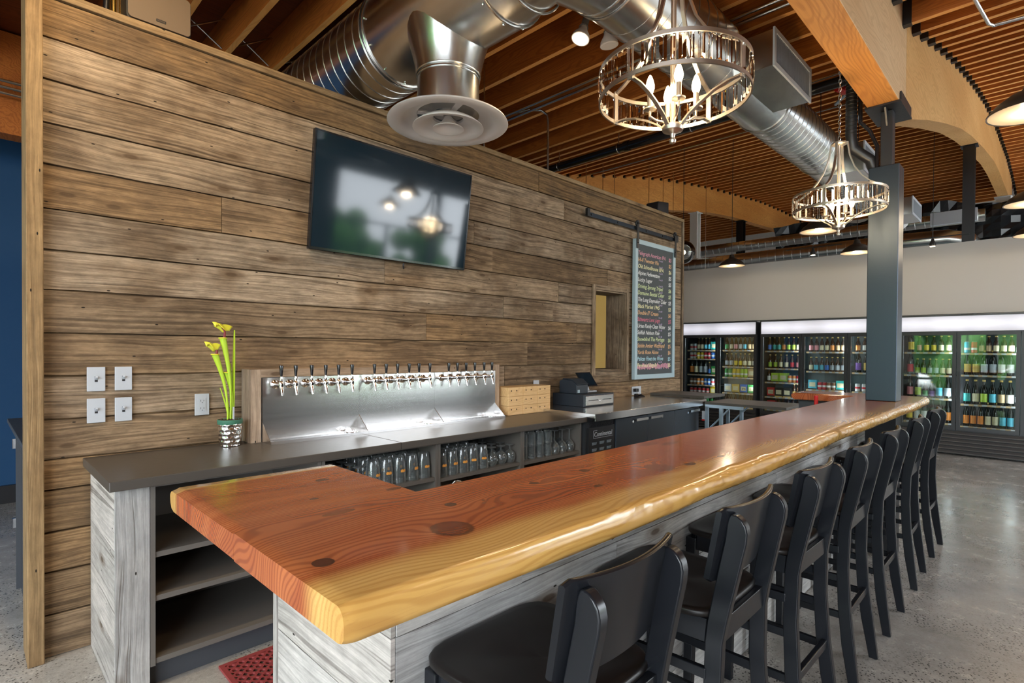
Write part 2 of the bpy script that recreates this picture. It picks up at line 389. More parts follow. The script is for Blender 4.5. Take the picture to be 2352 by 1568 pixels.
        o = bpy.data.objects.new(name, me); COL.objects.link(o)
        if smooth:
            for p in me.polygons: p.use_smooth = True
            me.set_sharp_from_angle(angle=math.radians(angle))
        if bevel:
            b = o.modifiers.new('bevel', 'BEVEL'); b.width = bevel; b.segments = seg; b.limit_method = 'ANGLE'; b.angle_limit = math.radians(40)
        o['org'] = tuple(org)
        if parent is not None: o.parent = parent
        else: o.location = org
        if label: o['label'] = label
        if cat: o['category'] = cat
        if group: o['group'] = group
        if kind: o['kind'] = kind
        return o

def thing(name, label, cat, loc, group=None, kind=None):
    o = bpy.data.objects.new(name, None); COL.objects.link(o); o.empty_display_size = .05
    o.location = loc; o['org'] = tuple(loc)
    if label: o['label'] = label; o['category'] = cat
    if group: o['group'] = group
    if kind: o['kind'] = kind
    return o
def dup(root, loc, rotz=None, label=None, group=None, scale=None):
    r = root.copy(); COL.objects.link(r); r.location = loc
    if rotz is not None: r.rotation_euler = (0, 0, rotz)
    if scale: r.scale = (scale,)*3
    if label: r['label'] = label
    if group: r['group'] = group
    for ch in list(root.children):
        c = ch.copy(); COL.objects.link(c); c.parent = r
        for g in list(ch.children):
            d = g.copy(); COL.objects.link(d); d.parent = c
    return r
def struct(b, name, mats, **k): return b.build(name, mats, kind='structure', **k)

def lettering(txt, size, loc, rot, mat, parent, name, shear=0, ext=.0006, align='LEFT', offset=0, xs=1):
    cu = bpy.data.curves.new(name, 'FONT'); cu.body = txt; cu.size = size; cu.extrude = ext; cu.align_x = align; cu.shear = shear; cu.offset = offset
    cu.resolution_u = 3
    o = bpy.data.objects.new(name, cu); COL.objects.link(o)
    dg = bpy.context.evaluated_depsgraph_get(); me = bpy.data.meshes.new_from_object(o.evaluated_get(dg))
    bpy.data.objects.remove(o); me.materials.clear(); me.materials.append(MT[mat])
    Rm = Matrix.Rotation(rot[2], 4, 'Z') @ Matrix.Rotation(rot[0], 4, 'X') @ Matrix.Rotation(rot[1], 4, 'Y')
    org = Vector(parent['org'])
    me.transform(Matrix.Translation(Vector(loc)-org) @ Rm @ Matrix.Diagonal((xs, 1, 1, 1)))
    n = bpy.data.objects.new(name, me); COL.objects.link(n); n.parent = parent; n['org'] = tuple(org)
    return n

def lerp(x, xs, ys):
    if x <= xs[0]: return ys[0]
    for i in range(len(xs)-1):
        if x <= xs[i+1]: return ys[i]+(ys[i+1]-ys[i])*(x-xs[i])/(xs[i+1]-xs[i])
    return ys[-1]
RX = [-6, 4.55, 5.26, 5.99, 6.85, 7.75, 8.91, 10.44, 12.57, 15.7, 17.5, 19, 20.5]
RZ = [3.62, 3.62, 3.83, 4.04, 4.27, 4.48, 4.73, 5.02, 5.306, 5.60, 5.67, 5.66, 5.60]
def zb(x): return lerp(x, RX, RZ)
AX = [4.65, 4.84, 5.57, 6.53, 7.83, 9.0, 10.54, 12.69, 14.07, 17.36, 20.5]
AZ = [3.10, 3.10, 3.317, 3.58, 3.91, 4.154, 4.426, 4.76, 4.897, 5.08, 4.98]

# ================================================================ SETTING
X0, X1, Y0, Y1 = -4.0, 20.2, -5.5, 12.0
struct(B().box(X0-.3, X1+.3, Y0-.3, Y1+.3, -.12, 0), 'floor', 'polished_concrete', loc=(0, 0, 0))
b = B(); xs = [X0-.3, 4.6]+[4.6+.4*i for i in range(1, 39)]+[X1+.3]
for i in range(len(xs)-1):
    a, c = xs[i], xs[i+1]; za, zc = zb(a)+.29, zb(c)+.29
    b.hexa([(a, Y0-.3, za), (c, Y0-.3, zc), (c, Y1+.3, zc), (a, Y1+.3, za), (a, Y0-.3, za+.06), (c, Y0-.3, zc+.06), (c, Y1+.3, zc+.06), (a, Y1+.3, za+.06)])
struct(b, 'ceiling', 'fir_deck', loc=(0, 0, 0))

# reclaimed board wall behind the bar
WY = 3.208; WT = 3.39; WX0, WX1 = .245, 6.16
seams = [0.0, .192, .387, .57, .761, .899, 1.08, 1.277, 1.473, 1.668, 1.849, 2.032, 2.23, 2.414, 2.608, 2.796, 2.975]
joints = {0: [2.3], 1: [1.6, 4.0], 2: [2.9], 3: [1.9, 3.9], 4: [3.3], 5: [2.6, 5.2], 6: [3.145], 7: [3.42], 8: [2.348, 4.1], 9: [3.128, 3.75], 10: [2.0, 3.83],
          11: [.984, 3.0, 4.6], 12: [2.8, 5.0], 13: [3.2], 14: [3.9], 15: [3.55]}
HX0, HX1, HZ0, HZ1 = 4.38, 4.93, 1.205, 2.015
tones = [.35, .3, .25, .2, .35, .45, .6, .35, .3, .8, .85, .3, .9, .75, .55, .05]
b = B(); b.box(WX0, HX0-.001, WY+.02, WT-.02, 0, 2.95); b.box(HX1+.001, WX1-.02, WY+.02, WT-.02, 0, 2.95); b.box(HX0-.002, HX1+.002, WY+.02, WT-.02, 0, HZ0); b.box(HX0-.002, HX1+.002, WY+.02, WT-.02, HZ1, 2.95)
for side in (0, 1):
    for r in range(16):
        z0, z1 = seams[r]+.0025, seams[r+1]-.0025
        xs = [WX0]+joints[r]+[WX1-.02]
        for i in range(len(xs)-1):
            segs = [(xs[i]+.0015, xs[i+1]-.0015, z0, z1)]
            out = []
            for (a, c, p, q) in segs:
                if c <= HX0 or a >= HX1 or q <= HZ0 or p >= HZ1: out.append((a, c, p, q)); continue
                if a < HX0: out.append((a, HX0, p, q))
                if c > HX1: out.append((HX1, c, p, q))
                if p < HZ0: out.append((max(a, HX0), min(c, HX1), p, HZ0))
                if q > HZ1: out.append((max(a, HX0), min(c, HX1), HZ1, q))
            d = random.uniform(0, .006)
            b.col = (random.random()*.98+.01, min(1, max(0, tones[r]+random.uniform(-.25, .25))), .1)
            for (a, c, p, q) in out:
                if c-a < .01 or q-p < .01: continue
                if side == 0:
                    # slightly wavy sawn edges
                    n = max(2, int((c-a)/.12)); top = []; bot = []
                    for k in range(n+1):
                        x = a+(c-a)*k/n; top.append((x, q-random.uniform(0, .0035))); bot.append((x, p+random.uniform(0, .0035)))
                    for k in range(n):
                        b.hexa([(bot[k][0], WY-d, bot[k][1]), (bot[k+1][0], WY-d, bot[k+1][1]), (bot[k+1][0], WY+.02, bot[k+1][1]), (bot[k][0], WY+.02, bot[k][1]),
                                (top[k][0], WY-d, top[k][1]), (top[k+1][0], WY-d, top[k+1][1]), (top[k+1][0], WY+.02, top[k+1][1]), (top[k][0], WY+.02, top[k][1])])
                else: b.box(a, c, WT-.02, WT, p, q)
wall_back = struct(b, 'wall_back', 'old_boards', loc=(0, 0, 0))
# wall trims: corner post, top cap and right end board
b = B(); b.col = (.31, .3, .9); b.box(.187, .2449, 3.155, 3.40, 0, 3.03)
struct(b, 'trim_1', 'golden_boards', loc=(0, 0, 0), bevel=.004)
b = B(); b.col = (.57, .6, .1); b.box(.2455, 3.2, 3.19, 3.42, 2.9755, 3.012); b.col = (.77, .7, .1); b.box(3.2, 6.19, 3.19, 3.42, 2.9755, 3.012)
struct(b, 'trim_2', 'golden_boards', loc=(0, 0, 0), bevel=.003)
b = B(); b.col = (.21, .8, .9); b.box(6.1605, 6.19, 3.19, 3.42, 0, 2.975)
struct(b, 'trim_3', 'old_boards', loc=(0, 0, 0), bevel=.003)
# hatch opening: trim round it and lining
b = B(); cc = [(.11, .7, .9), (.43, .7, .9), (.65, .7, .1), (.83, .7, .1)]
b.col = cc[0]; b.box(HX0-.045, HX0+.0, 3.186, 3.2005, HZ0-.045, HZ1+.045)
b.col = cc[1]; b.box(HX1, HX1+.045, 3.186, 3.2005, HZ0-.045, HZ1+.045)
b.col = cc[2]; b.box(HX0, HX1, 3.186, 3.2005, HZ1, HZ1+.045)
b.col = cc[3]; b.box(HX0, HX1, 3.186, 3.2005, HZ0-.045, HZ0)
b.col = cc[1]; b.box(HX1-.014, HX1+.0, 3.2, 3.44, HZ0, HZ1); b.col = cc[2]; b.box(HX0, HX1-.014, 3.2, 3.44, HZ1-.014, HZ1)
b.col = cc[3]; b.box(HX0, HX1-.014, 3.2, 3.44, HZ0, HZ0+.014)
struct(b, 'trim_4', 'old_boards', loc=(0, 0, 0))
struct(B().box(4.2, 7.6, 4.9, 5.0, 0, 2.6), 'wall_kitchen', 'yellow_wall')
# far greige wall above the coolers, room continues behind
struct(B().box(9.62, 9.76, Y0, 7.5, 1.945, 2.925), 'wall_far', 'greige_wall')
b = B().box(9.62, 9.76, Y0, -1.1, 0, 1.945); b.box(9.62, 9.76, 4.96, 7.5, 0, 1.945); struct(b, 'wall_far_return', 'greige_wall')
struct(B().box(X1, X1+.15, Y0, Y1, 0, 5.9), 'wall_end', 'white_paint')
struct(B().box(X0, X1, Y1, Y1+.15, 0, 5.9), 'wall_left', 'white_paint')
struct(B().box(X0, 1.4, 6.68, 6.78, 0, 3.29), 'wall_blue', 'blue_wall')
struct(B().box(X0, 1.4, 6.64, 6.68, 0, .16), 'baseboard_blue', 'black_plastic')
# shopfront with window openings along the right side and behind the camera
def shopfront(name, n, fx, a, c, ztop, axis, at, head=3.1):
    w = B(); w.box(*( (a, c, at-.08, at+.08) if axis == 0 else (at-.08, at+.08, a, c)), head, ztop)
    w.box(*((a, c, at-.08, at+.08) if axis == 0 else (at-.08, at+.08, a, c)), 0, .12)
    struct(w, name, 'greige_wall')
    step = (c-a)/fx
    for i in range(fx):
        f = B(); p, q = a+i*step, a+(i+1)*step
        def bx(u0, u1, z0, z1):
            if axis == 0: f.box(u0, u1, at-.05, at+.05, z0, z1)
            else: f.box(at-.05, at+.05, u0, u1, z0, z1)
        bx(p+.001, p+.055, .12, head); bx(q-.055, q-.001, .12, head); bx(p+.055, q-.055, head-.06, head); bx(p+.055, q-.055, .12, .18)
        bx(p+.055, q-.055, 2.3, 2.35); bx((p+q)/2-.02, (p+q)/2+.02, .18, 2.3)
        struct(f, 'window_%d' % (n+i), 'slate_grey')
shopfront('wall_right', 1, 5, 5.8, 20.0, 3.92, 0, Y0, 3.4)
shopfront('wall_behind', 6, 3, Y0+.1, 3.4, 3.92, 1, X0, 3.4)
struct(B().box(X0, 5.8, Y0-.08, Y0+.08, 0, 3.9), 'wall_right_solid', 'brown_wall')
struct(B().box(X0-.08, X0+.08, 3.4, Y1, 0, 3.9), 'wall_behind_solid', 'greige_wall')
struct(B().box(4.6, X1, Y0-.08, Y0+.08, 3.921, 5.9), 'wall_right_upper', 'greige_wall')
def nth(n):
    return '%d%s' % (n, 'th' if 10 <= n % 100 <= 20 else {1: 'st', 2: 'nd', 3: 'rd'}.get(n % 10, 'th'))
# outside seen in reflections: pavement and hedges
struct(B().box(-30, X0-.31, -30, 20, -.3, -.15).box(X0-.31, 26, -30, Y0-.31, -.3, -.15), 'floor_outside', 'asphalt')
for i, (x, y, r) in enumerate([(-4, -18, 1.6), (-.5, -17.4, 1.9), (3, -18, 1.7), (8.0, -17.6, 2.2), (12.5, -18, 2.1), (17, -18, 2.0), (22.5, -18, 2.0), (5, -23, 2.8), (-10.5, -3, 2.0), (-10, 1.2, 3.3), (-11.5, 6.6, 3.0), (-12.5, 3.6, 3.6), (-9.5, -6, 1.8)]):
    b = B(); rnd = random.Random(i); 
    for k in range(26):
        a = rnd.uniform(0, 2*PI); h = rnd.uniform(0, 1); q = r*math.sqrt(rnd.random())*(1-h*.4)
        b.sphere((x+q*math.cos(a), y+q*math.sin(a)*.7, .2+h*r*1.1), rnd.uniform(.35, .6)*r*.5, 8, 6)
    b.build('street_bush', 'hedge_green', label='green street bush outside the windows, %s of the row, seen in reflections' % nth(i+1), cat='bush', group='bushes outside the shopfront', smooth=True)

# ================================================================ CEILING TIMBERS
def nth(n):
    return '%d%s' % (n, 'th' if 10 <= n % 100 <= 20 else {1: 'st', 2: 'nd', 3: 'rd'}.get(n % 10, 'th'))
def joist(y0, y1, hang, lab, grp, kmin, kmax):
    m0 = B(); m0.box(-.02, .02, y0, y1, 0, .285); m0.mi[0] = 1; first = None  # underside coloured paler and sides darker, as if lit from below
    for k in range(kmin, kmax):
        x = 1.05+.345*k
        if x > X1-.1: break
        z = zb(x)+.002
        if first is None:
            o = m0.build('ceiling_joist', ['fir_joist', 'fir_lit_underside'], loc=(0, 0, 0), label=lab, cat='joist', group=grp)
            o.location = (x, 0, z); first = o
            for yy, s in hang:
                h = B(); h.box(-.026, .026, min(yy, yy+s*.05), max(yy, yy+s*.05), -.004, 0); h.box(-.026, -.021, min(yy, yy+s*.05), max(yy, yy+s*.05), 0, .16); h.box(.021, .026, min(yy, yy+s*.05), max(yy, yy+s*.05), 0, .16)
                h.build('joist_hanger', 'dark_raw_steel', parent=o, label='dark steel joist hanger')
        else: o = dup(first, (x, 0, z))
        if k >= 0: o['label'] = '%s %s' % (nth(k+1), lab)
        else: o['label'] = '%s overhead behind the view, %s' % (lab.split(',')[0], nth(-k))
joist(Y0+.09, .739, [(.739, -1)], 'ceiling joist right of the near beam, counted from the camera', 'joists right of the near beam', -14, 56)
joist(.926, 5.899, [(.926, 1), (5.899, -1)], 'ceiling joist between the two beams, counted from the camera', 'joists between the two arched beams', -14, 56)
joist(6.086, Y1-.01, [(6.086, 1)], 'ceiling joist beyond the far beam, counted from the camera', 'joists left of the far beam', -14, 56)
gb = B(); gb.box(X0+.06, 4.649, .74, .925, 3.10, 3.90); gb.mi[2] = 1; gb.build('glulam_beam', ['fir_beam', 'fir_side'], loc=(0, 0, 0), bevel=.006,
    label='straight laminated timber beam running overhead to the steel post in the bar', cat='beam')
def arch(y0, y1, xe, lab):
    b = B(); xs = [4.651+(xe-4.651)*i/60 for i in range(61)]
    poly = [(x, lerp(x, AX, AZ)) for x in xs]; top = [(x, zb(x)+.28) for x in xs]
    secs = [[(x, y0, zl), (x, y1, zl), (x, y1, zt), (x, y0, zt)] for (x, zl), (_, zt) in zip(poly, top)]
    b.sweep(secs); return b.build('arched_beam', 'fir_arch' if y0 < 1 else 'fir_beam', loc=(0, 0, 0), label=lab, cat='beam')
arch(.74, .925, 18.6, 'pale curved laminated arch rising to the right beyond the steel post')
arch(5.9, 6.085, 19.6, 'far orange curved laminated arch above the board wall')
B().box(X0+.06, 4.649, 5.9, 6.085, 3.10, 3.90).build('glulam_beam', 'fir_joist', loc=(0, 0, 0), label='far straight laminated beam behind the board wall', cat='beam')
B().box(X0+.06, 1.4, 6.56, 6.70, 3.295, 3.617).build('header_beam', 'fir_joist', loc=(0, 0, 0), label='reddish timber header above the dark blue wall', cat='beam')
# metal cross bracing between the nearest joists
for k in range(0, 5):
    x = 1.05+.345*k
    for y, s in ((4.40, 1), (4.47, -1)):
        za, zc = (3.67, 3.86) if s > 0 else (3.86, 3.67)
        B().tube([(x+.022, y, za), (x+.323, y, zc)], .007, 6).build('joist_brace', 'galvanised_steel', loc=(x, y, 3.7),
            label='thin galvanised %s brace in the %s joist gap above the board wall' % ('rising' if s > 0 else 'falling', nth(k+1)), cat='brace', group='cross braces between joists above the wall')
for k in range(5, 34):
    x = 1.05+.345*k; z = zb(x)
    B().tube([(x+.022, 3.4, z+.03), (x+.323, 3.4, zb(x+.345)+.2)], .007, 5).build('joist_brace', 'galvanised_steel', loc=(x, 3.4, z),
            label='thin galvanised brace in the %s joist gap of the middle bay' % nth(k+1), cat='brace', group='cross braces in the middle bay')

# ================================================================ BAR
def wob(x, k): return .5*math.sin(x*7.3+k)+.3*math.sin(x*17.1+2*k)+.2*math.sin(x*41+3*k)+.16*math.sin(x*83+k*5)
def ramp01(x, a, b): return max(0, min(1, (x-a)/(b-a)))
b = B(); ns = 620; secs = []
for i in range(ns+1):
    x = .35+(5.2-.35)*i/ns
    e = 1.0 if i > 2 else (.0, .45, .85)[i]; e2 = 1.0 if i < ns-2 else (.85, .45, 0)[i-(ns-2)]; e = min(e, e2); q = (1-e)*.003
    lv = .25+.75*ramp01(x, .7, 1.3)
    big = .006*math.sin(x*2.3+1)+.004*math.sin(x*5.1)
    n = [(big+(.0016+.0016*ramp01(x, .9, 1.6))*lv*wob(x*1.25+.02*j, 1.1*j)) for j in range(7)]
    k = ramp01(x, .6, 1.5); sc1 = .0016*k*wob(x*2.6, 7); sc2 = .0026*k*wob(x*3.3, 2)
    pr = [(1.072, 1.011+q), (.662+.006*k+n[0]+q, 1.011+q), (.652+.004*k+n[1]+q, 1.014+q), (.647+n[2]+q, 1.024), (.645-.003*k+n[3]+q, 1.043+sc1), (.646+n[4]+sc2+q, 1.056+sc1), (.6475+.0065*k+n[5]*1.4+q, 1.0665-.0015*k-q*.6+sc1*.4), (.651+.013*k+n[6]*1.7+q, 1.0697-.0005*k-q), (.660+.022*k+n[5]+sc2, 1.070-q), (.8, 1.07-q), (1.072, 1.070-q)]
    secs.append([(x+.0015*math.sin(y*90+z*60)*(1 if i == 0 else 0), y, z) for y, z in pr])
b.sweep(secs)
def wing(xa, xb, ye):
    secs = []; m = 48
    for i in range(m+1):
        x = xa+(xb-xa)*i/m; q = (0, .0035, .006)[max(0, 2-i)] if i < 3 else 0
        d = .003*wob(x*1.3, 4)
        pr = [(1.0725, 1.011+q), (1.0725, 1.07-q), (ye-.05, 1.07-q), (ye-.014+d, 1.0695-q), (ye-.004+d, 1.063-q), (ye+d, 1.05), (ye-.003+d, 1.034), (ye-.012+d, 1.016+q), (ye-.03, 1.011+q)]
        secs.append([(x, y, z) for y, z in pr])
    b.sweep(secs)
wing(.35, .757, 1.515); wing(4.85, 5.2, 1.53)
bar = b.build('bar_counter', 'cedar_slab', loc=(0, 0, 0), smooth=True, angle=50,
    label='long polished cedar slab bar top with live yellow edge and dark knots', cat='bar counter')

b = B(); rows = [0.004, .20, .395, .59, .785, .945, 1.0105]
bt = [(.9, .4), (.3, .6), (.7, .2), (.5, .8), (.15, .5), (.62, .3)]
rj = [[1.9, 3.6], [1.2, 2.6, 4.2], [2.1, 3.3], [1.5, 2.95, 4.3], [1.05, 2.4, 3.9], [2.8]]
for r in range(6):
    xs = [.655]+rj[r]+[5.12]
    for i in range(len(xs)-1):
        b.col = (random.random()*.9+.05, random.random(), .1); d = random.uniform(0, .004)
        b.box(xs[i]+.001, xs[i+1]-.001, 1.0-d, 1.03, rows[r]+.0015, rows[r+1]-.0015)
base = thing('bar_wall', 'grey weathered board clad base wall under the cedar bar top', 'bar front', (2.9, 1.05, 0))
b.build('front_cladding', 'grey_boards', parent=base)
b = B()
for r in range(6):
    b.col = (random.random()*.9+.05, random.random(), .1)
    b.box(.643, .654, 1.0, 1.595, rows[r]+.0015, rows[r+1]-.0015)
b.build('end_cladding', 'whitewashed_boards', parent=base, label='whitewashed end boards')
b = B(); b.col = (.33, .2, .9); b.box(.638, .79, 1.596, 1.62, .004, 1.010); b.build('corner_board', 'whitewashed_boards', parent=base)
b = B().box(.6555, .78, 1.031, 1.595, .004, 1.010); b.box(.79, 5.12, 1.031, 1.07, .004, 1.010); b.box(4.95, 5.12, 1.071, 1.5, .004, 1.010); b.build('core', 'slate_grey', parent=base)
# stainless shelf of the well behind the bar, sink tap, rack and red-capped bottle
wl = thing('underbar_well', 'stainless shelf and sink unit behind the bar at working height', 'sink unit', (1.6, 1.3, 0))
b = B().box(.80, 4.9, 1.0725, 1.46, .70, .72); b.build('shelf', 'brushed_steel', parent=wl)
for x in (.82, 2.2, 3.6, 4.86):
    B().box(x-.015, x+.015, 1.42, 1.45, 0, .70).build('leg', 'brushed_steel', parent=wl)
pts = [(.90, 1.12, .72), (.90, 1.12, .96)]+[(.90+.055-.055*math.cos(a), 1.12+.055*0+.08*(1-math.cos(a))/2, .96+.075*math.sin(a)) for a in [PI*i/10 for i in range(1, 11)]]
f = thing('sink_tap', 'chrome gooseneck tap peeking over the inner edge of the bar', 'tap', (.90, 1.12, .72))
B().tube(pts, .013, 12).build('spout', 'chrome', parent=f, smooth=True)
B().lathe([(.03, .72), (.03, .73), (.018, .745), (.014, .77)], (.90, 1.12, 0), 20).build('base_ring', 'chrome', parent=f, smooth=True)
b = B(); b.box(1.02, 1.22, 1.2, 1.4, .72, .735)
for i in range(6): b.tube([(1.03+i*.035, 1.2, .735), (1.03+i*.035, 1.2, .93), (1.03+i*.035, 1.4, .93), (1.03+i*.035, 1.4, .735)], .003, 5)
b.box(1.02, 1.22, 1.195, 1.205, .92, .94); b.box(1.02, 1.22, 1.395, 1.405, .92, .94); b.build('dish_rack', 'blue_steel', label='pale blue steel rack behind the bar beside the gooseneck tap', cat='rack')
bt_ = thing('foil_bottle', 'dark bottle with red foil neck standing behind the bar near its far end', 'bottle', (4.70, 1.3, .7201))
B().lathe([(.001, .7202), (.037, .7202), (.038, .73), (.038, .90), (.03, .935), (.016, .97), (.0145, .98)], (4.70, 1.3, 0), 20).build('glass_body', 'bottle_dark' if 'bottle_dark' in MT else 'gloss_black', parent=bt_, smooth=True)
B().lathe([(.0145, .9805), (.0145, .985), (.014, 1.05), (.0145, 1.052), (.0145, 1.066), (.001, 1.067)], (4.70, 1.3, 0), 16).build('foil', 'signal_red', parent=bt_, smooth=True, label='red foil neck')

# steel post through the bar
p = thing('steel_post', 'dark blue-grey steel post rising through the far end of the bar', 'column', (4.565, .835, 1.0705))
B().box(4.48, 4.65, .745, .925, 1.0706, 2.70).build('sleeve', 'raw_steel', parent=p, bevel=.004)
B().box(4.51, 4.60, .792, .862, 2.7005, 3.085).build('inner_column', 'dark_raw_steel', parent=p, bevel=.003)
B().box(4.40, 4.80, .728, .937, 3.086, 3.0985).build('cap_plate', 'dark_raw_steel', parent=p)
b = B().box(4.42, 4.78, .7285, .7385, 3.0985, 3.16); b.box(4.42, 4.78, .9265, .936, 3.0985, 3.16); b.prism([(4.44, 3.086), (4.51, 3.086), (4.51, 2.98)], 1, .82, .83); b.build('bracket', 'dark_raw_steel', parent=p)
B().box(4.48, 4.65, .745, .925, .001, 1.0105).build('lower_column', 'dark_raw_steel', parent=p)
b = B().tube([(4.555, .905, 2.701), (4.55, .93, 2.78), (4.47, 1.02, 2.86), (4.46, 1.03, 2.95), (4.46, 1.03, 3.55)], .035, 14)
for i in range(22): b.torus((4.46, 1.03, 2.96+i*.026), .0355, .003, 2, 14, 4)
b.build('insulated_pipe', 'black_plastic', smooth=True, label='thick black insulated hose dropping into the top of the steel post', cat='pipe')
for i in range(2):
    B().tube([(4.53+i*.03, .885, 2.701), (4.53+i*.03, .885, 2.86), (4.52+i*.02, .93, 2.98), (4.50+i*.02, .985, 3.05), (4.50+i*.02, .985, 3.6)], .012, 10).build('black_conduit', 'gloss_black', smooth=True,
      label='thin black bent conduit entering the top of the steel post, %s of two' % ('left', 'right')[i], cat='pipe', group='thin conduits at the post')
for (x, y, zt, mt, w, lb) in ((9.92, .84, lerp(9.92, AX, AZ)-.012, 'dark_raw_steel', .065, 'dark steel post under the near arch, behind the grey far wall'), (17.2, .83, 5.06, 'white_paint', .13, 'pale grey steel post at the far foot of the near arch'),
                         (12.15, 5.99, lerp(12.15, AX, AZ)-.012, 'white_paint', .09, 'white steel post under the far arch, left of the dark one'), (14.8, 5.99, lerp(14.8, AX, AZ)-.012, 'dark_raw_steel', .09, 'dark steel post under the far arch')):
    t = thing('roof_post', lb, 'column', (x, y, 0))
    b = B().box(x-w, x-w+.02, y-w, y+w, .001, zt-.012); b.box(x+w-.02, x+w, y-w, y+w, .001, zt-.012); b.box(x-w+.02, x+w-.02, y-.02, y+.02, .001, zt-.012)
    b.build('shaft', mt, parent=t); B().box(x-w*1.5, x+w*1.5, y-w-.03, y+w+.03, zt-.012, zt-.001).build('cap_plate', mt, parent=t)

# ================================================================ BACK BAR
b = B().box(.385, 1.7, 2.545, 3.1995, .853, .893); b.box(1.7015, 3.40, 2.545, 3.1995, .853, .893)
b.build('back_counter', 'counter_laminate', bevel=.003, label='long dark brown laminate back counter along the board wall', cat='counter')
eb = thing('counter_end_panel', 'whitewashed board pillar closing the left end of the back counter', 'panel', (.47, 2.9, 0))
b = B()
rr_ = [.002, .21, .41, .60, .765, .852]
for r in range(5):
    b.col = (random.random()*.9+.05, random.random(), .1); b.box(.413, .43, 2.621, 3.197, rr_[r]+.001, rr_[r+1]-.001)
b.build('side_boards', 'whitewashed_boards', parent=eb)
b = B(); b.col = (.71, .35, .9); b.box(.413, .528, 2.60, 2.62, .002, .852); b.build('front_board', 'grey_boards', parent=eb)
B().box(.431, .527, 2.621, 3.19, .002, .85).build('core', 'slate_grey', parent=eb)
bays = [(.53, 1.262, [.128, .387, .568], 'open grey shelf cabinet at the left end of the back counter, empty', 'empty'),
        (1.264, 1.995, [.128, .645], 'grey shelf cabinet under the left taps with pint glasses', 'left'),
        (1.997, 2.728, [.128, .63], 'grey shelf cabinet under the middle taps with pints and snifters', 'middle'),
        (2.730, 3.398, [.128, .625], 'grey shelf cabinet right of the taps with small tumblers and stemmed glasses', 'right')]
for (xa, xb, sh, lb, nm) in bays:
    t = thing('shelf_cabinet', lb, 'cabinet', ((xa+xb)/2, 2.89, 0), 'shelf cabinets under the back counter')
    b = B().box(xa, xa+.018, 2.60, 3.19, .10, .851); b.box(xb-.018, xb, 2.60, 3.19, .10, .851); b.box(xa+.018, xb-.018, 3.17, 3.19, .10, .851); b.box(xa+.018, xb-.018, 2.605, 3.17, .837, .851)
    b.build('carcass', 'cabinet_grey', parent=t)
    for z in sh: B().box(xa+.0185, xb-.0185, 2.605, 3.169, z-.022, z).build('shelf', 'cabinet_grey', parent=t)
    B().box(xa, xb, 2.65, 2.67, .002, .099).build('kickboard', 'slate_grey', parent=t)

# ---- drinking glasses, upside down
def pint_mesh():
    t = thing('pint_glass', 'x', 'glass', (0, 0, 0))
    prof = [(.030, .001), (.0435, 0.0), (.0415, .06), (.0325, .142), (.0305, .147), (.001, .148), (.001, .134), (.0285, .132), (.0395, .06), (.0415, .0015)]
    B().lathe(prof[1:], (0, 0, 0), 20).build('pint_body', 'thin_glass', parent=t, smooth=True)
    b = B(); n = 7
    for k in range(n):  # printed orange band on the front
        a0 = -PI/2-.4+.8*k/n; a1 = -PI/2-.4+.8*(k+1)/n; h = .066+.002*((k*5) % 3); z0 = .062-.002*(k % 2)
        b.add([(.0432*math.cos(a), .0432*math.sin(a), z) for a, z in ((a0, z0), (a1, z0), (a1, h+.008), (a0, h+.008))], [(0, 1, 2, 3)])
    b.build('print', 'amber_print', parent=t, label='orange printed mark'); return t
def snifter_mesh():
    t = thing('snifter_glass', 'x', 'glass', (0, 0, 0))
    B().lathe([(.028, 0), (.038, .022), (.0405, .045), (.034, .068), (.014, .084), (.005, .090), (.004, .112), (.03, .1215), (.032, .124), (.001, .125), (.001, .085), (.030, .064), (.0385, .044), (.036, .022), (.0265, .0015)], (0, 0, 0), 20).build('bowl', 'thin_glass', parent=t, smooth=True)
    return t
def tumbler_mesh():
    t = thing('small_tumbler', 'x', 'glass', (0, 0, 0))
    B().lathe([(.033, 0), (.0315, .05), (.029, .092), (.001, .094), (.001, .083), (.027, .081), (.0295, .05), (.0312, .0015)], (0, 0, 0), 18).build('tumbler_body', 'thin_glass', parent=t, smooth=True); return t
def stem_mesh():
    t = thing('wine_glass', 'x', 'glass', (0, 0, 0))
    B().lathe([(.030, 0), (.038, .03), (.037, .055), (.02, .08), (.005, .09), (.004, .165), (.03, .173), (.033, .175), (.001, .176), (.001, .086), (.018, .076), (.0352, .054), (.0362, .03), (.0285, .0015)], (0, 0, 0), 18).build('bowl', 'thin_glass', parent=t, smooth=True); return t
used = {}
def put(kind, mk, loc, rz, label, group):
    if kind not in used:
        o = mk(); o.location = loc; o.rotation_euler = (0, 0, rz); o['label'] = label; o['group'] = group; used[kind] = o; return o
    return dup(used[kind], loc, rz, label, group)
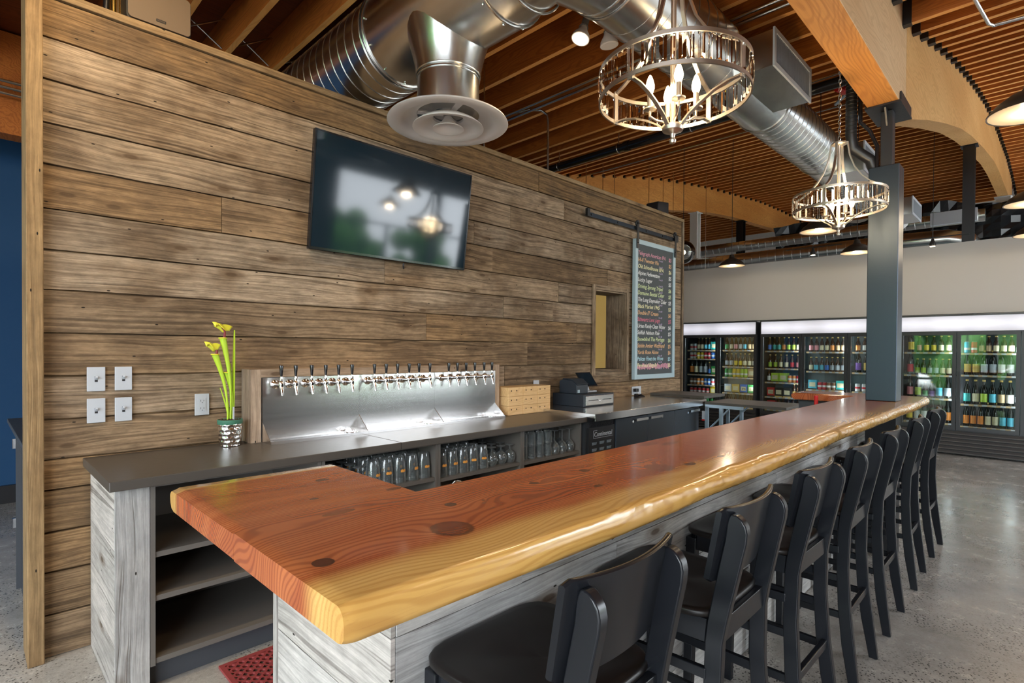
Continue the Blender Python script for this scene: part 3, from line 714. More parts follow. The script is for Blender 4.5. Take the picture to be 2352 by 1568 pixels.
for ci, (xa, xb, z, lay) in enumerate([(1.290, 1.975, .6452, 'SSSPPPPP'), (2.022, 2.71, .6302, 'PPPPPSSS'), (2.755, 3.375, .6252, 'TTTTWWW')]):
    n = len(lay); where = ('left', 'middle', 'right')[ci]
    for i, ch in enumerate(lay):
        for r in range(4 if ch != 'W' else 3):
            x = xa+(xb-xa)*(i+.5)/n+random.uniform(-.002, .002); y = 2.665+r*.094+random.uniform(-.004, .004); rz = random.uniform(-.5, .5)
            rk = '%s row, %s from left, %s glass cabinet' % (('front', 'second', 'third', 'back')[r], ('first', 'second', 'third', 'fourth', 'fifth', 'sixth', 'seventh', 'eighth')[i], where)
            if ch == 'P': put('P', pint_mesh, (x, y, z), rz, 'upside-down pint glass with orange print, '+rk, 'pint glasses in the %s cabinet' % where)
            elif ch == 'S': put('S', snifter_mesh, (x, y, z), rz, 'upside-down snifter glass, '+rk, 'snifters in the %s cabinet' % where)
            elif ch == 'T': put('T', tumbler_mesh, (x, y, z), rz, 'small upside-down tumbler, '+rk, 'tumblers in the right cabinet')
            else: put('W', stem_mesh, (x, y, z), rz, 'upside-down stemmed wine glass, '+rk, 'wine glasses in the right cabinet')
            if ch == 'T' and r < 3: dup(used['T'], (x, y, z+.0945), rz, 'small tumbler stacked on another, '+rk, 'stacked tumblers in the right cabinet')

# ---- tap wall
tb = thing('tap_surround', 'grey sawn board box on the back counter framing the beer taps', 'tap box', (2.02, 3.12, .8931))
b = B(); b.col = (.21, .6, .9); b.box(1.09, 1.143, 3.0695, 3.075, .8935, 1.293); b.col = (.55, .7, .9); b.box(1.085, 1.0899, 3.0695, 3.1995, .8935, 1.293); b.col = (.4, .5, .9); b.box(2.903, 2.955, 3.0695, 3.1995, .8935, 1.293)
b.col = (.6, .45, .1); b.box(1.143, 2.903, 3.0695, 3.1995, 1.249, 1.293); b.col = (.2, .5, .1); b.box(1.09, 1.143, 3.0755, 3.1995, .8935, 1.293)
b.build('frame', 'sawn_boards', parent=tb); B().box(1.1435, 2.9025, 3.075, 3.199, .8935, 1.2485).build('core', 'slate_grey', parent=tb)
px = [1.146, 1.731, 2.315, 2.901]; ords = ['first', 'second', 'third', 'fourth', 'fifth', 'sixth']; nm = ['left', 'middle', 'right']
for i in range(3):
    a, c = px[i]+.0005, px[i+1]-.0005
    t = thing('drip_tray', 'brushed steel backsplash with drip tray, the %s one of three' % nm[i], 'drip tray', ((a+c)/2, 3.0, .8932), 'steel tap panels')
    B().box(a, c, 3.060, 3.0685, .905, 1.247).build('backsplash', 'brushed_steel', parent=t)
    b = B().box(a, c, 2.945, 3.0685, .8934, .905); b.box(a, c, 2.943, 2.9449, .8934, .909); b.build('tray', 'brushed_steel', parent=t)
    for x in (a, c-.002): B().prism([(2.945, .905), (3.0599, .905), (3.0599, 1.0)], 0, x, x+.002).build('end_gusset', 'brushed_steel', parent=t)
    b = B()
    for k in range(44):
        for j in range(7):
            b.box(a+.03+k*.0118, a+.0355+k*.0118, 2.955+j*.0125, 2.961+j*.0125, .9051, .9056)
    b.build('perforations', 'black_plastic', parent=t)
    if True:
        b = B().lathe([(.04, .9057), (.04, .909), (.03, .911), (.001, .912)], (c-.085, 3.0, 0), 20)
        for k in range(5): q = 2*PI*k/5; b.box(c-.085+.024*math.cos(q)-.003, c-.085+.024*math.cos(q)+.003, 3.0+.024*math.sin(q)-.003, 3.0+.024*math.sin(q)+.003, .911, .918)
        b.build('glass_rinser', 'chrome', parent=t, label='round chrome glass rinser')
tapx = [1.215, 1.295, 1.387, 1.471, 1.551, 1.638, 1.790, 1.874, 1.958, 2.047, 2.125, 2.214, 2.376, 2.454, 2.534, 2.618, 2.709, 2.788]
def make_tap():
    t = thing('beer_tap', 'x', 'tap', (0, 3.03, 1.21), 'beer taps on the steel backsplash')
    B().lathe([(.0, 3.0598), (.024, 3.0598), (.025, 3.056), (.020, 3.050), (.0125, 3.047), (.011, 2.99), (.001, 2.99)], (0, 0, 1.21), 20, 1).build('shank', 'chrome', parent=t, smooth=True)
    b = B().lathe([(.001, 1.188), (.0105, 1.19), (.0125, 1.21), (.0115, 1.225), (.007, 1.232), (.009, 1.238), (.006, 1.25), (.0065, 1.256), (.001, 1.257)], (0, 2.978, 0), 16)
    b.tube([(0, 2.978, 1.205), (0, 2.968, 1.178), (0, 2.962, 1.152)], [.0095, .0085, .007], 12); b.tube([(0, 2.978, 1.215), (0, 2.962, 1.212)], .005, 8)
    b.build('faucet', 'chrome', parent=t, smooth=True)
    B().lathe([(.001, 1.2572), (.0065, 1.2575), (.0085, 1.28), (.0115, 1.312), (.0105, 1.316), (.001, 1.317)], (0, 2.978, 0), 16).build('handle', 'gloss_black', parent=t, smooth=True, label='black tapered handle')
    return t
t0 = make_tap(); t0.location = (tapx[0], 3.03, 1.21); t0['label'] = 'chrome beer tap with black handle, first from left on the left steel panel'
for i in range(1, 18):
    dup(t0, (tapx[i], 3.03, 1.21), None, 'chrome beer tap with black handle, %s from left on the %s steel panel' % (ords[i % 6], nm[i//6]))

# ---- plates on the wall
def plate(x0, x1, z0, z1, kind, lab, y=3.2005, name='light_switch'):
    t = thing(name, lab, 'switch' if kind == 's' else 'outlet', ((x0+x1)/2, y, z0), 'switches left of the plant' if kind == 's' else None); xm = (x0+x1)/2; zm = (z0+z1)/2
    B().box(x0, x1, y-.007, y, z0, z1).build('cover_plate', 'plate_white', parent=t, bevel=.002)
    b = B()
    if kind == 's':
        b.box(xm-.006, xm+.006, y-.0072, y-.0071, zm-.013, zm+.013); b.build('slot', 'black_plastic', parent=t)
        B().hexa([(xm-.005, y-.0075, zm-.004), (xm+.005, y-.0075, zm-.004), (xm+.005, y-.0075, zm+.010), (xm-.005, y-.0075, zm+.010)][::1]+[(xm-.004, y-.022, zm+.008), (xm+.004, y-.022, zm+.008), (xm+.004, y-.020, zm+.015), (xm-.004, y-.020, zm+.015)]).build('toggle', 'plate_white', parent=t)
    else:
        B().box(xm-.017, xm+.017, y-.0095, y-.0072, zm-.034, zm+.034).build('socket_face', 'plate_white', parent=t)
        for dz in (.02, -.02):
            b.box(xm-.008, xm-.006, y-.0098, y-.0096, zm+dz-.005, zm+dz+.005); b.box(xm+.006, xm+.008, y-.0098, y-.0096, zm+dz-.004, zm+dz+.004); b.box(xm-.002, xm+.002, y-.0098, y-.0096, zm+dz-.012, zm+dz-.008)
        b.build('slots', 'black_plastic', parent=t)
    b = B()
    for dz in (.045, -.045): b.lathe([(.003, y-.0078), (.003, y-.0072)], (xm, 0, zm+dz), 8, 1)
    b.build('screw', 'plate_white', parent=t)
    return t
plate(.400, .470, 1.202, 1.316, 's', 'white toggle switch plate, upper left of the block of four'); plate(.507, .576, 1.202, 1.316, 's', 'white toggle switch plate, upper right of the block of four')
plate(.400, .470, 1.053, 1.168, 's', 'white toggle switch plate, lower left of the block of four'); plate(.507, .576, 1.052, 1.167, 's', 'white toggle switch plate, lower right of the block of four')
plate(.851, .920, 1.053, 1.166, 'o', 'white wall outlet left of the pitcher plant', name='wall_outlet')
plate(3.49, 3.56, 1.03, 1.145, 'o', 'white wall outlet behind the receipt printer', name='wall_outlet')
plate(5.06, 5.24, .93, 1.02, 'o', 'wide white wall outlet under the chalkboard with a charger plugged in', name='wall_outlet')
ch = thing('phone_charger', 'black charger with cable plugged into the outlet under the chalkboard', 'charger', (5.10, 3.17, .96))
B().box(5.075, 5.125, 3.15, 3.19, .965, 1.0).build('plug', 'black_plastic', parent=ch, bevel=.003)
B().tube([(5.10, 3.16, .966), (5.10, 3.14, .935), (5.08, 3.10, .9245)], .002, 6).build('cable', 'black_plastic', parent=ch)
ph = thing('card_reader', 'small glossy black card reader on the steel counter below the charger', 'card reader', (5.03, 3.08, .9205))
B().hexa([(4.97, 3.05, .9206), (5.09, 3.05, .9206), (5.09, 3.12, .9206), (4.97, 3.12, .9206), (4.975, 3.055, .93), (5.085, 3.055, .93), (5.085, 3.115, .955), (4.975, 3.115, .955)]).build('body', 'gloss_black', parent=ph, bevel=.004)
B().box(5.0, 5.06, 3.075, 3.105, .947, .953).build('screen', 'chrome', parent=ph)

# ---- television
tv = thing('television', 'black flat television tilted forward high on the board wall', 'television', (2.05, 3.15, 2.01))
th = math.atan2(.085, .69)
def tvp(x, u, d): return (x, 3.175-math.sin(th)*u-math.cos(th)*d, 2.008+math.cos(th)*u-math.sin(th)*d)
def tvbox(b, x0, x1, u0, u1, d0, d1):
    b.hexa([tvp(x0, u0, d1), tvp(x1, u0, d1), tvp(x1, u0, d0), tvp(x0, u0, d0), tvp(x0, u1, d1), tvp(x1, u1, d1), tvp(x1, u1, d0), tvp(x0, u1, d0)]); return b
TX0, TX1 = 1.443, 2.650
b = B(); tvbox(b, TX0, TX1, 0, .70, 0, .03); b.build('casing', 'gloss_black', parent=tv, bevel=.003)
b = B(); tvbox(b, TX0+.012, TX1-.012, .018, .69, .0302, .0312); b.build('screen', 'tv_screen', parent=tv)
b = B(); tvbox(b, TX0, TX0+.008, .004, .70, .0302, .033); tvbox(b, TX1-.008, TX1, .004, .70, .0302, .033); tvbox(b, TX0+.008, TX1-.008, .693, .70, .0302, .033); tvbox(b, TX0+.008, TX1-.008, .003, .015, .0302, .034); b.build('bezel', 'gloss_black', parent=tv)
b = B(); tvbox(b, 1.9, 2.2, .2, .5, -.022, -.0005); b.build('wall_bracket', 'black_plastic', parent=tv)
B().tube([(2.13, 3.17, 2.0), (2.13, 3.175, 1.985), (2.14, 3.185, 1.965)], .006, 8).build('sensor_cable', 'black_plastic', parent=tv)

# ---- chalkboard on a sliding rail
cb = thing('chalkboard_menu', 'tall chalkboard beer menu in a pale blue frame hung from a sliding rail', 'chalkboard', (5.47, 3.15, 1.10))
CX0, CX1, CZ0, CZ1, CYF = 5.03, 5.895, 1.10, 2.605, 3.145
w = .05; b = B().box(CX0, CX0+w, CYF, 3.185, CZ0, CZ1); b.box(CX1-w, CX1, CYF, 3.185, CZ0, CZ1); b.box(CX0+w, CX1-w, CYF, 3.185, CZ0, CZ0+w); b.box(CX0+w, CX1-w, CYF, 3.185, CZ1-w, CZ1)
b.build('frame', 'board_frame', parent=cb, bevel=.002)
B().box(CX0+w+.0005, CX1-w-.0005, CYF+.012, 3.18, CZ0+w+.0005, CZ1-w-.0005).build('slate', 'chalkboard', parent=cb)
ink = {'pink': (.62, .28, .36), 'orange': (.72, .42, .22), 'white': (.72, .72, .72), 'green': (.60, .68, .38), 'yellow': (.74, .70, .42), 'red': (.62, .16, .24), 'blue': (.40, .62, .70), 'violet': (.50, .40, .62)}
for k, v in ink.items(): flat('chalk_'+k, v, .9)
lines = [('Telegraph American IPA', '$5', 'pink'), ('Hi-fi Tweeter Pils', '$5', 'orange'), ('Old Schoolhouse IIPA', '$6', 'yellow'), ('Alpine Hefeweizen', '$5', 'white'), ('Lucky Lager', '$5', 'white'),
         ('Driving Sprung Tripel', '$6', 'green'), ('Domaine Bestial Cider', '$5', 'green'), ('The Long Daymaker Cider', '$5', 'white'), ('Black Market 1945', '$5', 'yellow'), ('Double IT Cream', '$6', 'orange'),
         ('Schwartz Lent Jugo', '$5', 'red'), ('Urban Family Clean Water', '$6', 'white'), ('Selfish Nelson Pale', '$5', 'white'), ('Snowblind The Portage', '$6', 'green'), ('Stickin Amber Wetfriend', '$5', 'orange'),
         ('Yards Rose Alone', '$6', 'orange'), ('Pelican Float the Wave', '$5', 'blue'), ('Perennial Regally', '$6', 'yellow')]
zt = CZ1-w-.11; yy = CYF+.0112
for i, (a, p_, c) in enumerate(lines):
    z = zt-i*.0715
    xs_ = min(1., .56/(len(a)*.0262))
    lettering(a, .062, (CX0+w+.012, yy, z), (PI/2, 0, 0), 'chalk_'+c, cb, 'chalk_lettering', .25, .0004, xs=xs_*.98, offset=.0004)
    lettering(p_, .062, (CX1-w-.095, yy, z-.006), (PI/2, 0, 0), 'chalk_'+c, cb, 'chalk_price', .1, .0004, offset=.0004)
    lettering('11oz $3', .026, (CX0+.5, yy, z-.028), (PI/2, 0, 0), 'chalk_violet', cb, 'chalk_lettering', .2, .0003)
b = B(); rnd = random.Random(3)
for k in range(34):
    x = CX0+w+.02+k*.0205; h = rnd.uniform(.03, .075); b.box(x, x+.015, yy-.0003, yy, CZ0+w+.05+rnd.uniform(0, .02), CZ0+w+.05+h)
b.build('chalk_smear', 'chalk_pink', parent=cb, label='smudged pink chalk band')
for x in (CX0+.02, CX1-.03):
    t = B().box(x-.018, x+.018, 3.128, 3.1345, 2.50, 2.795); t.lathe([(.032, 3.135), (.034, 3.139), (.034, 3.145), (.032, 3.149)], (x, 0, 2.765), 20, 1); t.lathe([(.012, 3.122), (.012, 3.128)], (x, 0, 2.765), 10, 1)
    t.lathe([(.008, 3.122), (.008, 3.128)], (x, 0, 2.56), 8, 1); t.build('hanger_strap', 'black_plastic', parent=cb, label='black strap hanger with roller')
rl = thing('sliding_rail', 'dark steel sliding rail bolted on the board wall above the chalkboard', 'rail', (5.1, 3.17, 2.71))
B().box(4.17, 5.93, 3.152, 3.16, 2.695, 2.735).build('bar', 'raw_steel', parent=rl)
for x in (4.25, 4.7, 5.25, 5.6, 5.88):
    b = B().lathe([(.012, 3.16), (.012, 3.2)], (x, 0, 2.715), 10, 1); b.lathe([(.010, 3.145), (.010, 3.152)], (x, 0, 2.715), 6, 1); b.build('standoff_bolt', 'black_plastic', parent=rl)
for x in (4.19, 5.92):
    B().box(x-.02, x+.02, 3.135, 3.165, 2.69, 2.765).build('end_stop', 'black_plastic', parent=rl, bevel=.003)

# ---- things standing on the back counter
# potted pitcher plant
PX, PY = .985, 3.075
pp = thing('pitcher_plant', 'yellow-green pitcher plant in a dimpled silver pot on the back counter', 'plant', (PX, PY, .8932))
b = B(); n = 60; m = 34; vs = []
for j in range(m+1):
    h = .8934+.118*j/m; r0 = .047+.0125*math.sin(PI*.5*min(1, j/m*1.15))+(-.006 if j == 0 else 0)
    for i in range(n):
        a = 2*PI*i/n; row = j/m*5.2; ph_ = .5*(int(row) % 2)
        u = (i/n*12+ph_) % 1-.5; v = row % 1-.5; d = max(0, 1-(u*u+v*v)*5.0)
        vs.append((PX+(r0-.0045*d)*math.cos(a), PY+(r0-.0045*d)*math.sin(a), h))
fs = [(j*n+i, j*n+(i+1) % n, (j+1)*n+(i+1) % n, (j+1)*n+i) for j in range(m) for i in range(n)]+[tuple(range(n))[::-1]]
b.add(vs, fs).build('pot', 'chrome', parent=pp, smooth=True, angle=60, label='silver dimpled pot')
B().lathe([(.057, 1.008), (.060, 1.012), (.061, 1.032), (.058, 1.034), (.056, 1.02), (.001, 1.019)], (PX, PY, 0), 30).build('inner_pot', 'pot_green', parent=pp, smooth=True, label='dark green rim of the inner pot')
b = B().lathe([(.0545, 1.021), (.05, 1.03), (.001, 1.033)], (PX, PY, 0), 24); rnd = random.Random(2)
for k in range(40): a = rnd.uniform(0, 6.28); q = rnd.uniform(0, .05); b.sphere((PX+q*math.cos(a), PY+q*math.sin(a), 1.033), .004, 6, 4)
b.build('soil', 'soil', parent=pp)
def pitcher(x0, y0, x1, y1, z0, z1, r0, r1, lid, mt='leaf_green', mouth=True):
    b = B(); pts = []; rad = []
    for i in range(15):
        t = i/14; bend = .012*math.sin(t*PI)
        pts.append((x0+(x1-x0)*t**1.3+bend, y0+(y1-y0)*t, z0+(z1-z0)*t)); rad.append(r0+(r1-r0)*t**2.2)
    b.tube(pts, rad, 14, caps=not mouth); o = b.build('pitcher', mt, parent=pp, smooth=True)
    if mouth:
        c = pts[-1]; B().torus((c[0], c[1], c[2]+.001), r1*1.05, .0035, 2, 20, 6).build('mouth_rim', 'pitcher_yellow', parent=pp, smooth=True)
    if lid:
        c = pts[-1]; lx, lz, sz = lid; b = B(); n = 18; vs = []; rnd = random.Random(int(z1*1000))
        b.tube([(c[0]+r1*.4, c[1], c[2]), (c[0]+r1*.55, c[1], c[2]+lz*.55), (c[0]+lx*.4, c[1], c[2]+lz*.8)], [.007, .005, .004], 8)
        b.build('lid_neck', 'pitcher_red', parent=pp, smooth=True, label='dark red neck of the hood')
        b = B(); rings = 6
        for j in range(rings+1):
            q = j/rings
            for i in range(n):
                a = 2*PI*i/n; ru = sz*q*(1+.22*math.sin(3*a+1)+.12*math.sin(7*a)*q)
                vs.append((c[0]+lx*.45+ru*math.cos(a), c[1]-.004+ru*.7*math.sin(a), c[2]+lz+.012*math.cos(a*2)*q-.016*q*q+.006*math.sin(5*a)*q-ru*.3*math.cos(a)+.012*math.sin(3*a+1)*q))
        fs = [(j*n+i, j*n+(i+1) % n, (j+1)*n+(i+1) % n, (j+1)*n+i) for j in range(rings) for i in range(n)]
        b.add(vs, fs); h = b.build('hood', 'pitcher_yellow', parent=pp, smooth=True, angle=80); sm = h.modifiers.new('thick', 'SOLIDIFY'); sm.thickness = .0015
pitcher(PX-.015, PY-.01, PX-.075, PY-.01, 1.03, 1.375, .004, .0165, (-.035, .055, .034))
pitcher(PX, PY-.005, PX-.038, PY-.01, 1.03, 1.46, .0045, .017, (-.012, .07, .043))
pitcher(PX+.01, PY, PX-.02, PY, 1.03, 1.28, .004, .012, None)
def blade(x0, x1, z1, w_):
    b = B(); pts = [(x0+(x1-x0)*t**1.5, PY+.01, 1.03+(z1-1.03)*t) for t in [i/12 for i in range(13)]]
    b.tube(pts, [w_*1.5*(.35+.65*math.sin(PI*min(1, .12+.8*t))) for t in [i/12 for i in range(13)]], 8, flat=(1, .45)); b.build('leaf_blade', 'leaf_green', parent=pp, smooth=True)
blade(PX+.02, PX+.025, 1.505, .009); blade(PX+.012, PX+.005, 1.33, .007); blade(PX-.005, PX-.045, 1.2, .005); blade(PX+.0, PX-.03, 1.24, .006)
B().box(PX+.004, PX+.012, PY-.03, PY-.028, 1.03, 1.10).build('plant_tag', 'plate_white', parent=pp, label='white plant tag')

# stacked wooden blocks
rn = ['top', 'middle', 'bottom']; cn = ['left', 'centre', 'right']
for r in range(3):
    for c in range(3):
        x0 = 2.99+c*.168; z1 = .893+.0735*(3-r); z0 = z1-.0725; y0 = 3.0
        t = thing('flight_block', 'pale wooden tasting block with two holes, %s column, %s row of the stack' % (cn[c], rn[r]), 'wooden block', (x0+.08, 3.08, z0), 'stacked wooden tasting blocks')
        B().box(x0, x0+.118, y0, 3.18, z0, z1).build('end_grain_block', 'light_pine', parent=t, bevel=.003)
        B().box(x0+.1185, x0+.1655, y0+.004, 3.18, z0, z1).build('side_strip', 'light_pine', parent=t, bevel=.002)
        b = B()
        for dx in (.03, .09): b.lathe([(.006, y0-.0006), (.006, y0-.0001)], (x0+dx, 0, z0+.045), 12, 1)
        b.build('holes', 'soil', parent=t)
# cash drawer, receipt printer, tablet
cdw = thing('cash_drawer', 'dark blue-grey cash drawer with a steel front on the back counter', 'cash drawer', (3.96, 3.0, .9212))
ZC = .9212
B().box(3.735, 4.185, 2.835, 3.185, ZC, ZC+.105).build('case', 'register_blue', parent=cdw, bevel=.004)
B().box(3.755, 4.165, 2.826, 2.8345, ZC+.012, ZC+.092).build('drawer_front', 'brushed_steel', parent=cdw, bevel=.002)
b = B().box(3.79, 3.93, 2.8245, 2.8258, ZC+.05, ZC+.056); b.box(4.0, 4.13, 2.8245, 2.8258, ZC+.05, ZC+.056); b.build('slots', 'black_plastic', parent=cdw)
B().lathe([(.011, 2.822), (.013, 2.8258)], (3.965, 0, ZC+.045), 16, 1).build('lock', 'chrome', parent=cdw, smooth=True)
pr = thing('receipt_printer', 'dark receipt printer sitting on the left of the cash drawer', 'printer', (3.86, 3.02, ZC+.1055)); zq = ZC+.1055
b = B().prism([(2.93, zq), (3.13, zq), (3.13, zq+.11), (3.09, zq+.125), (2.99, zq+.118), (2.93, zq+.075)], 0, 3.76, 3.92); b.build('body', 'register_blue', parent=pr, bevel=.006)
B().prism([(2.985, zq+.1195), (2.928, zq+.080), (2.928, zq+.085), (2.985, zq+.128), (3.09, zq+.134), (3.09, zq+.127)], 0, 3.758, 3.922).build('cover', 'register_blue', parent=pr, bevel=.003)
B().box(3.77, 3.80, 2.9285, 2.9298, zq+.01, zq+.035).build('sticker', 'board_frame', parent=pr, label='pale blue sticker')
ip = thing('tablet_stand', 'black tablet on a tilted white stand behind the cash drawer', 'tablet', (4.05, 3.05, ZC+.1055)); zq = ZC+.1055
def tp(x, u, d): return (x, 3.0+u*math.sin(.65)+d*math.cos(.65), zq+.055+u*math.cos(.65)-d*math.sin(.65))
def tbx(x0, x1, u0, u1, d0, d1): return B().hexa([tp(x0, u0, d0), tp(x1, u0, d0), tp(x1, u0, d1), tp(x0, u0, d1), tp(x0, u1, d0), tp(x1, u1, d0), tp(x1, u1, d1), tp(x0, u1, d1)])
tbx(3.95, 4.165, 0, .155, 0, .009).build('tablet', 'gloss_black', parent=ip, bevel=.003)
tbx(3.962, 4.153, .01, .145, -.001, -.0002).build('screen', 'tv_screen', parent=ip)
B().prism([(3.02, zq), (3.14, zq), (3.10, zq+.16), (3.085, zq+.16)], 0, 4.03, 4.075).build('stand', 'plate_white', parent=ip, bevel=.004)
B().box(3.98, 4.13, 2.985, 3.15, zq, zq+.012).build('stand_foot', 'plate_white', parent=ip, bevel=.003)
# under-counter refrigerator with steel worktop
uf = thing('bar_refrigerator', 'black three-door bar refrigerator with a steel worktop at the right of the back counter', 'refrigerator', (4.36, 2.87, 0))
b = B().box(3.4015, 5.30, 2.475, 3.195, .886, .920); b.box(3.4015, 5.30, 2.472, 2.4749, .862, .920); b.build('worktop', 'brushed_steel', parent=uf, bevel=.003)
B().box(3.41, 5.295, 2.57, 3.19, .09, .8855).build('body', 'cooler_black', parent=uf)
b = B().box(3.43, 3.785, 2.553, 2.5695, .10, .80); b.build('vent_panel', 'black_plastic', parent=uf)
b = B()
for c in range(3):
    for r in range(11): z = .66-r*.05; b.hexa([(3.475+c*.10, 2.5525, z), (3.53+c*.10, 2.5525, z), (3.53+c*.10, 2.5529, z), (3.475+c*.10, 2.5529, z), (3.475+c*.10, 2.545, z+.022), (3.53+c*.10, 2.545, z+.022), (3.53+c*.10, 2.5528, z+.022), (3.475+c*.10, 2.5528, z+.022)])
b.build('vent_louvres', 'blue_steel', parent=uf, label='pale vent louvres')
b = B()
for k in range(22):
    for r in range(3): x = 3.44+k*.0158; b.hexa([(x, 2.552, .805+r*.018), (x+.003, 2.552, .805+r*.018), (x+.003, 2.556, .805+r*.018), (x, 2.556, .805+r*.018), (x+.009, 2.552, .823+r*.018), (x+.012, 2.552, .823+r*.018), (x+.012, 2.556, .823+r*.018), (x+.009, 2.556, .823+r*.018)])
b.build('expanded_mesh', 'dark_raw_steel', parent=uf)
lettering('Continental', .052, (3.50, 2.5525, .725), (PI/2, 0, 0), 'plate_white', uf, 'nameplate', .1, .0008)
b = B().box(3.49, 3.76, 2.551, 2.5525, .712, .7145); b.box(3.49, 3.4925, 2.551, 2.5525, .712, .775); b.box(3.49, 3.54, 2.551, 2.5525, .7725, .775); b.build('nameplate_border', 'plate_white', parent=uf)
for i, (xa, xb) in enumerate([(3.80, 4.292), (4.298, 4.79), (4.796, 5.288)]):
    d = B().box(xa, xb, 2.548, 2.5695, .10, .84).build('door', 'register_blue', parent=uf, bevel=.004)
    b = B().box(xa+.28 if i != 1 else xa+.02, xb-.02 if i != 1 else xa+.23, 2.525, 2.5475, .815, .822); b.box(xa+.28 if i != 1 else xa+.02, xb-.02 if i != 1 else xa+.23, 2.525, 2.529, .80, .815); b.build('handle', 'brushed_steel', parent=d)
    B().lathe([(.011, 2.536), (.012, 2.5475)], (xa+.24, 0, .80), 14, 1).build('lock', 'chrome', parent=d, smooth=True)
for x in (3.45, 5.25): B().lathe([(.02, .001), (.015, .09)], (x, 2.62, 0), 12).build('foot', 'black_plastic', parent=uf)
op = thing('bottle_opener', 'red and cream opener hung on the end of the bar refrigerator', 'bottle opener', (5.305, 2.50, .70))
B().box(5.2965, 5.312, 2.485, 2.52, .715, .80).build('plate', 'plate_white', parent=op, bevel=.004); B().box(5.2965, 5.318, 2.483, 2.522, .700, .7145).build('tip', 'signal_red', parent=op, bevel=.004, label='red tip')
B().box(5.305, 5.80, 2.50, 3.12, .922, .948).build('side_shelf', 'counter_laminate', bevel=.002, label='short grey laminate shelf at the right end of the steel worktop', cat='shelf')
fc = thing('folding_counter', 'dark laminate drop-leaf counter spanning the gap to the far bar wing', 'counter', (5.5, 2.08, 0))
B().box(5.235, 5.78, 1.69, 2.46, .876, .900).build('leaf', 'counter_laminate', parent=fc, bevel=.002)
b = B().box(5.24, 5.275, 2.10, 2.46, .845, .875); b.box(5.74, 5.775, 2.10, 2.46, .845, .875); b.box(5.275, 5.74, 2.43, 2.46, .845, .875); b.build('bracket_rail', 'blue_steel', parent=fc)
for x in (5.255, 5.755):
    for y in (2.445, 2.30): B().box(x-.015, x+.015, y-.015, y+.015, .002, .8445).build('leg', 'blue_steel', parent=fc)
    B().tube([(x, 2.43, .62), (x, 2.22, .845)], .009, 8).build('diagonal_strut', 'blue_steel', parent=fc); 
b = B().box(5.29, 5.72, 2.31, 2.45, .55, .57); b.box(5.29, 5.72, 2.31, 2.45, .25, .27); b.build('inner_shelf', 'cabinet_grey', parent=fc)

# ---- loudspeakers and pipes on top of the board wall
sp = thing('loudspeaker', 'flat brown rounded loudspeaker leaning on top of the board wall at the left', 'speaker', (.70, 3.27, 3.0125))
def rrect(x0, x1, z0, z1, r, n=6):
    o = []
    for cx, cz, a0 in ((x1-r, z1-r, 0), (x0+r, z1-r, PI/2), (x0+r, z0+r, PI), (x1-r, z0+r, 3*PI/2)):
        for i in range(n+1): a = a0+PI/2*i/n; o.append((cx+r*math.cos(a), cz+r*math.sin(a)))
    return o
B().prism(rrect(.565, .835, 3.03, 3.215, .018), 1, 3.212, 3.225).build('grille', 'speaker_brown', parent=sp)
B().prism(rrect(.560, .840, 3.025, 3.22, .02), 1, 3.2255, 3.36).build('cabinet', 'black_plastic', parent=sp)
B().box(.60, .80, 3.24, 3.34, 3.0125, 3.0245).build('foot', 'black_plastic', parent=sp)
b = B(); po = rrect(.682, .725, 3.050, 3.064, .004); pi_ = rrect(.684, .723, 3.052, 3.062, .003); b.prism(po, 1, 3.2105, 3.2118); b.build('badge', 'black_plastic', parent=sp)
lettering('SONOS', .0105, (.6865, 3.2102, 3.0535), (PI/2, 0, 0), 'speaker_brown', sp, 'badge_text', 0, .0002)
B().prism([(5.60, 3.0125), (5.86, 3.0125), (5.86, 3.16), (5.62, 3.13)], 1, 3.22, 3.38).build('small_speaker', 'black_plastic', bevel=.01, label='small black speaker on top of the board wall near its right end', cat='speaker')
for x, r, mt, lb in ((.415, .010, 'brass_pipe', 'thin yellowish pipe, leftmost behind the top of the board wall'), (.536, .012, 'brass_pipe', 'brass pipe left of the brown speaker'), (.567, .009, 'brass_pipe', 'brass pipe touching the left edge of the brown speaker'), (.50, .014, 'dark_raw_steel', 'dark slanting pipe above the board wall at far left')):
    B().tube([(x, 3.39, 3.013), (x+(.03 if 'dark' in lb else 0), 3.39, 3.6)], r, 12).build('vertical_pipe', mt, smooth=True, label=lb, cat='pipe')

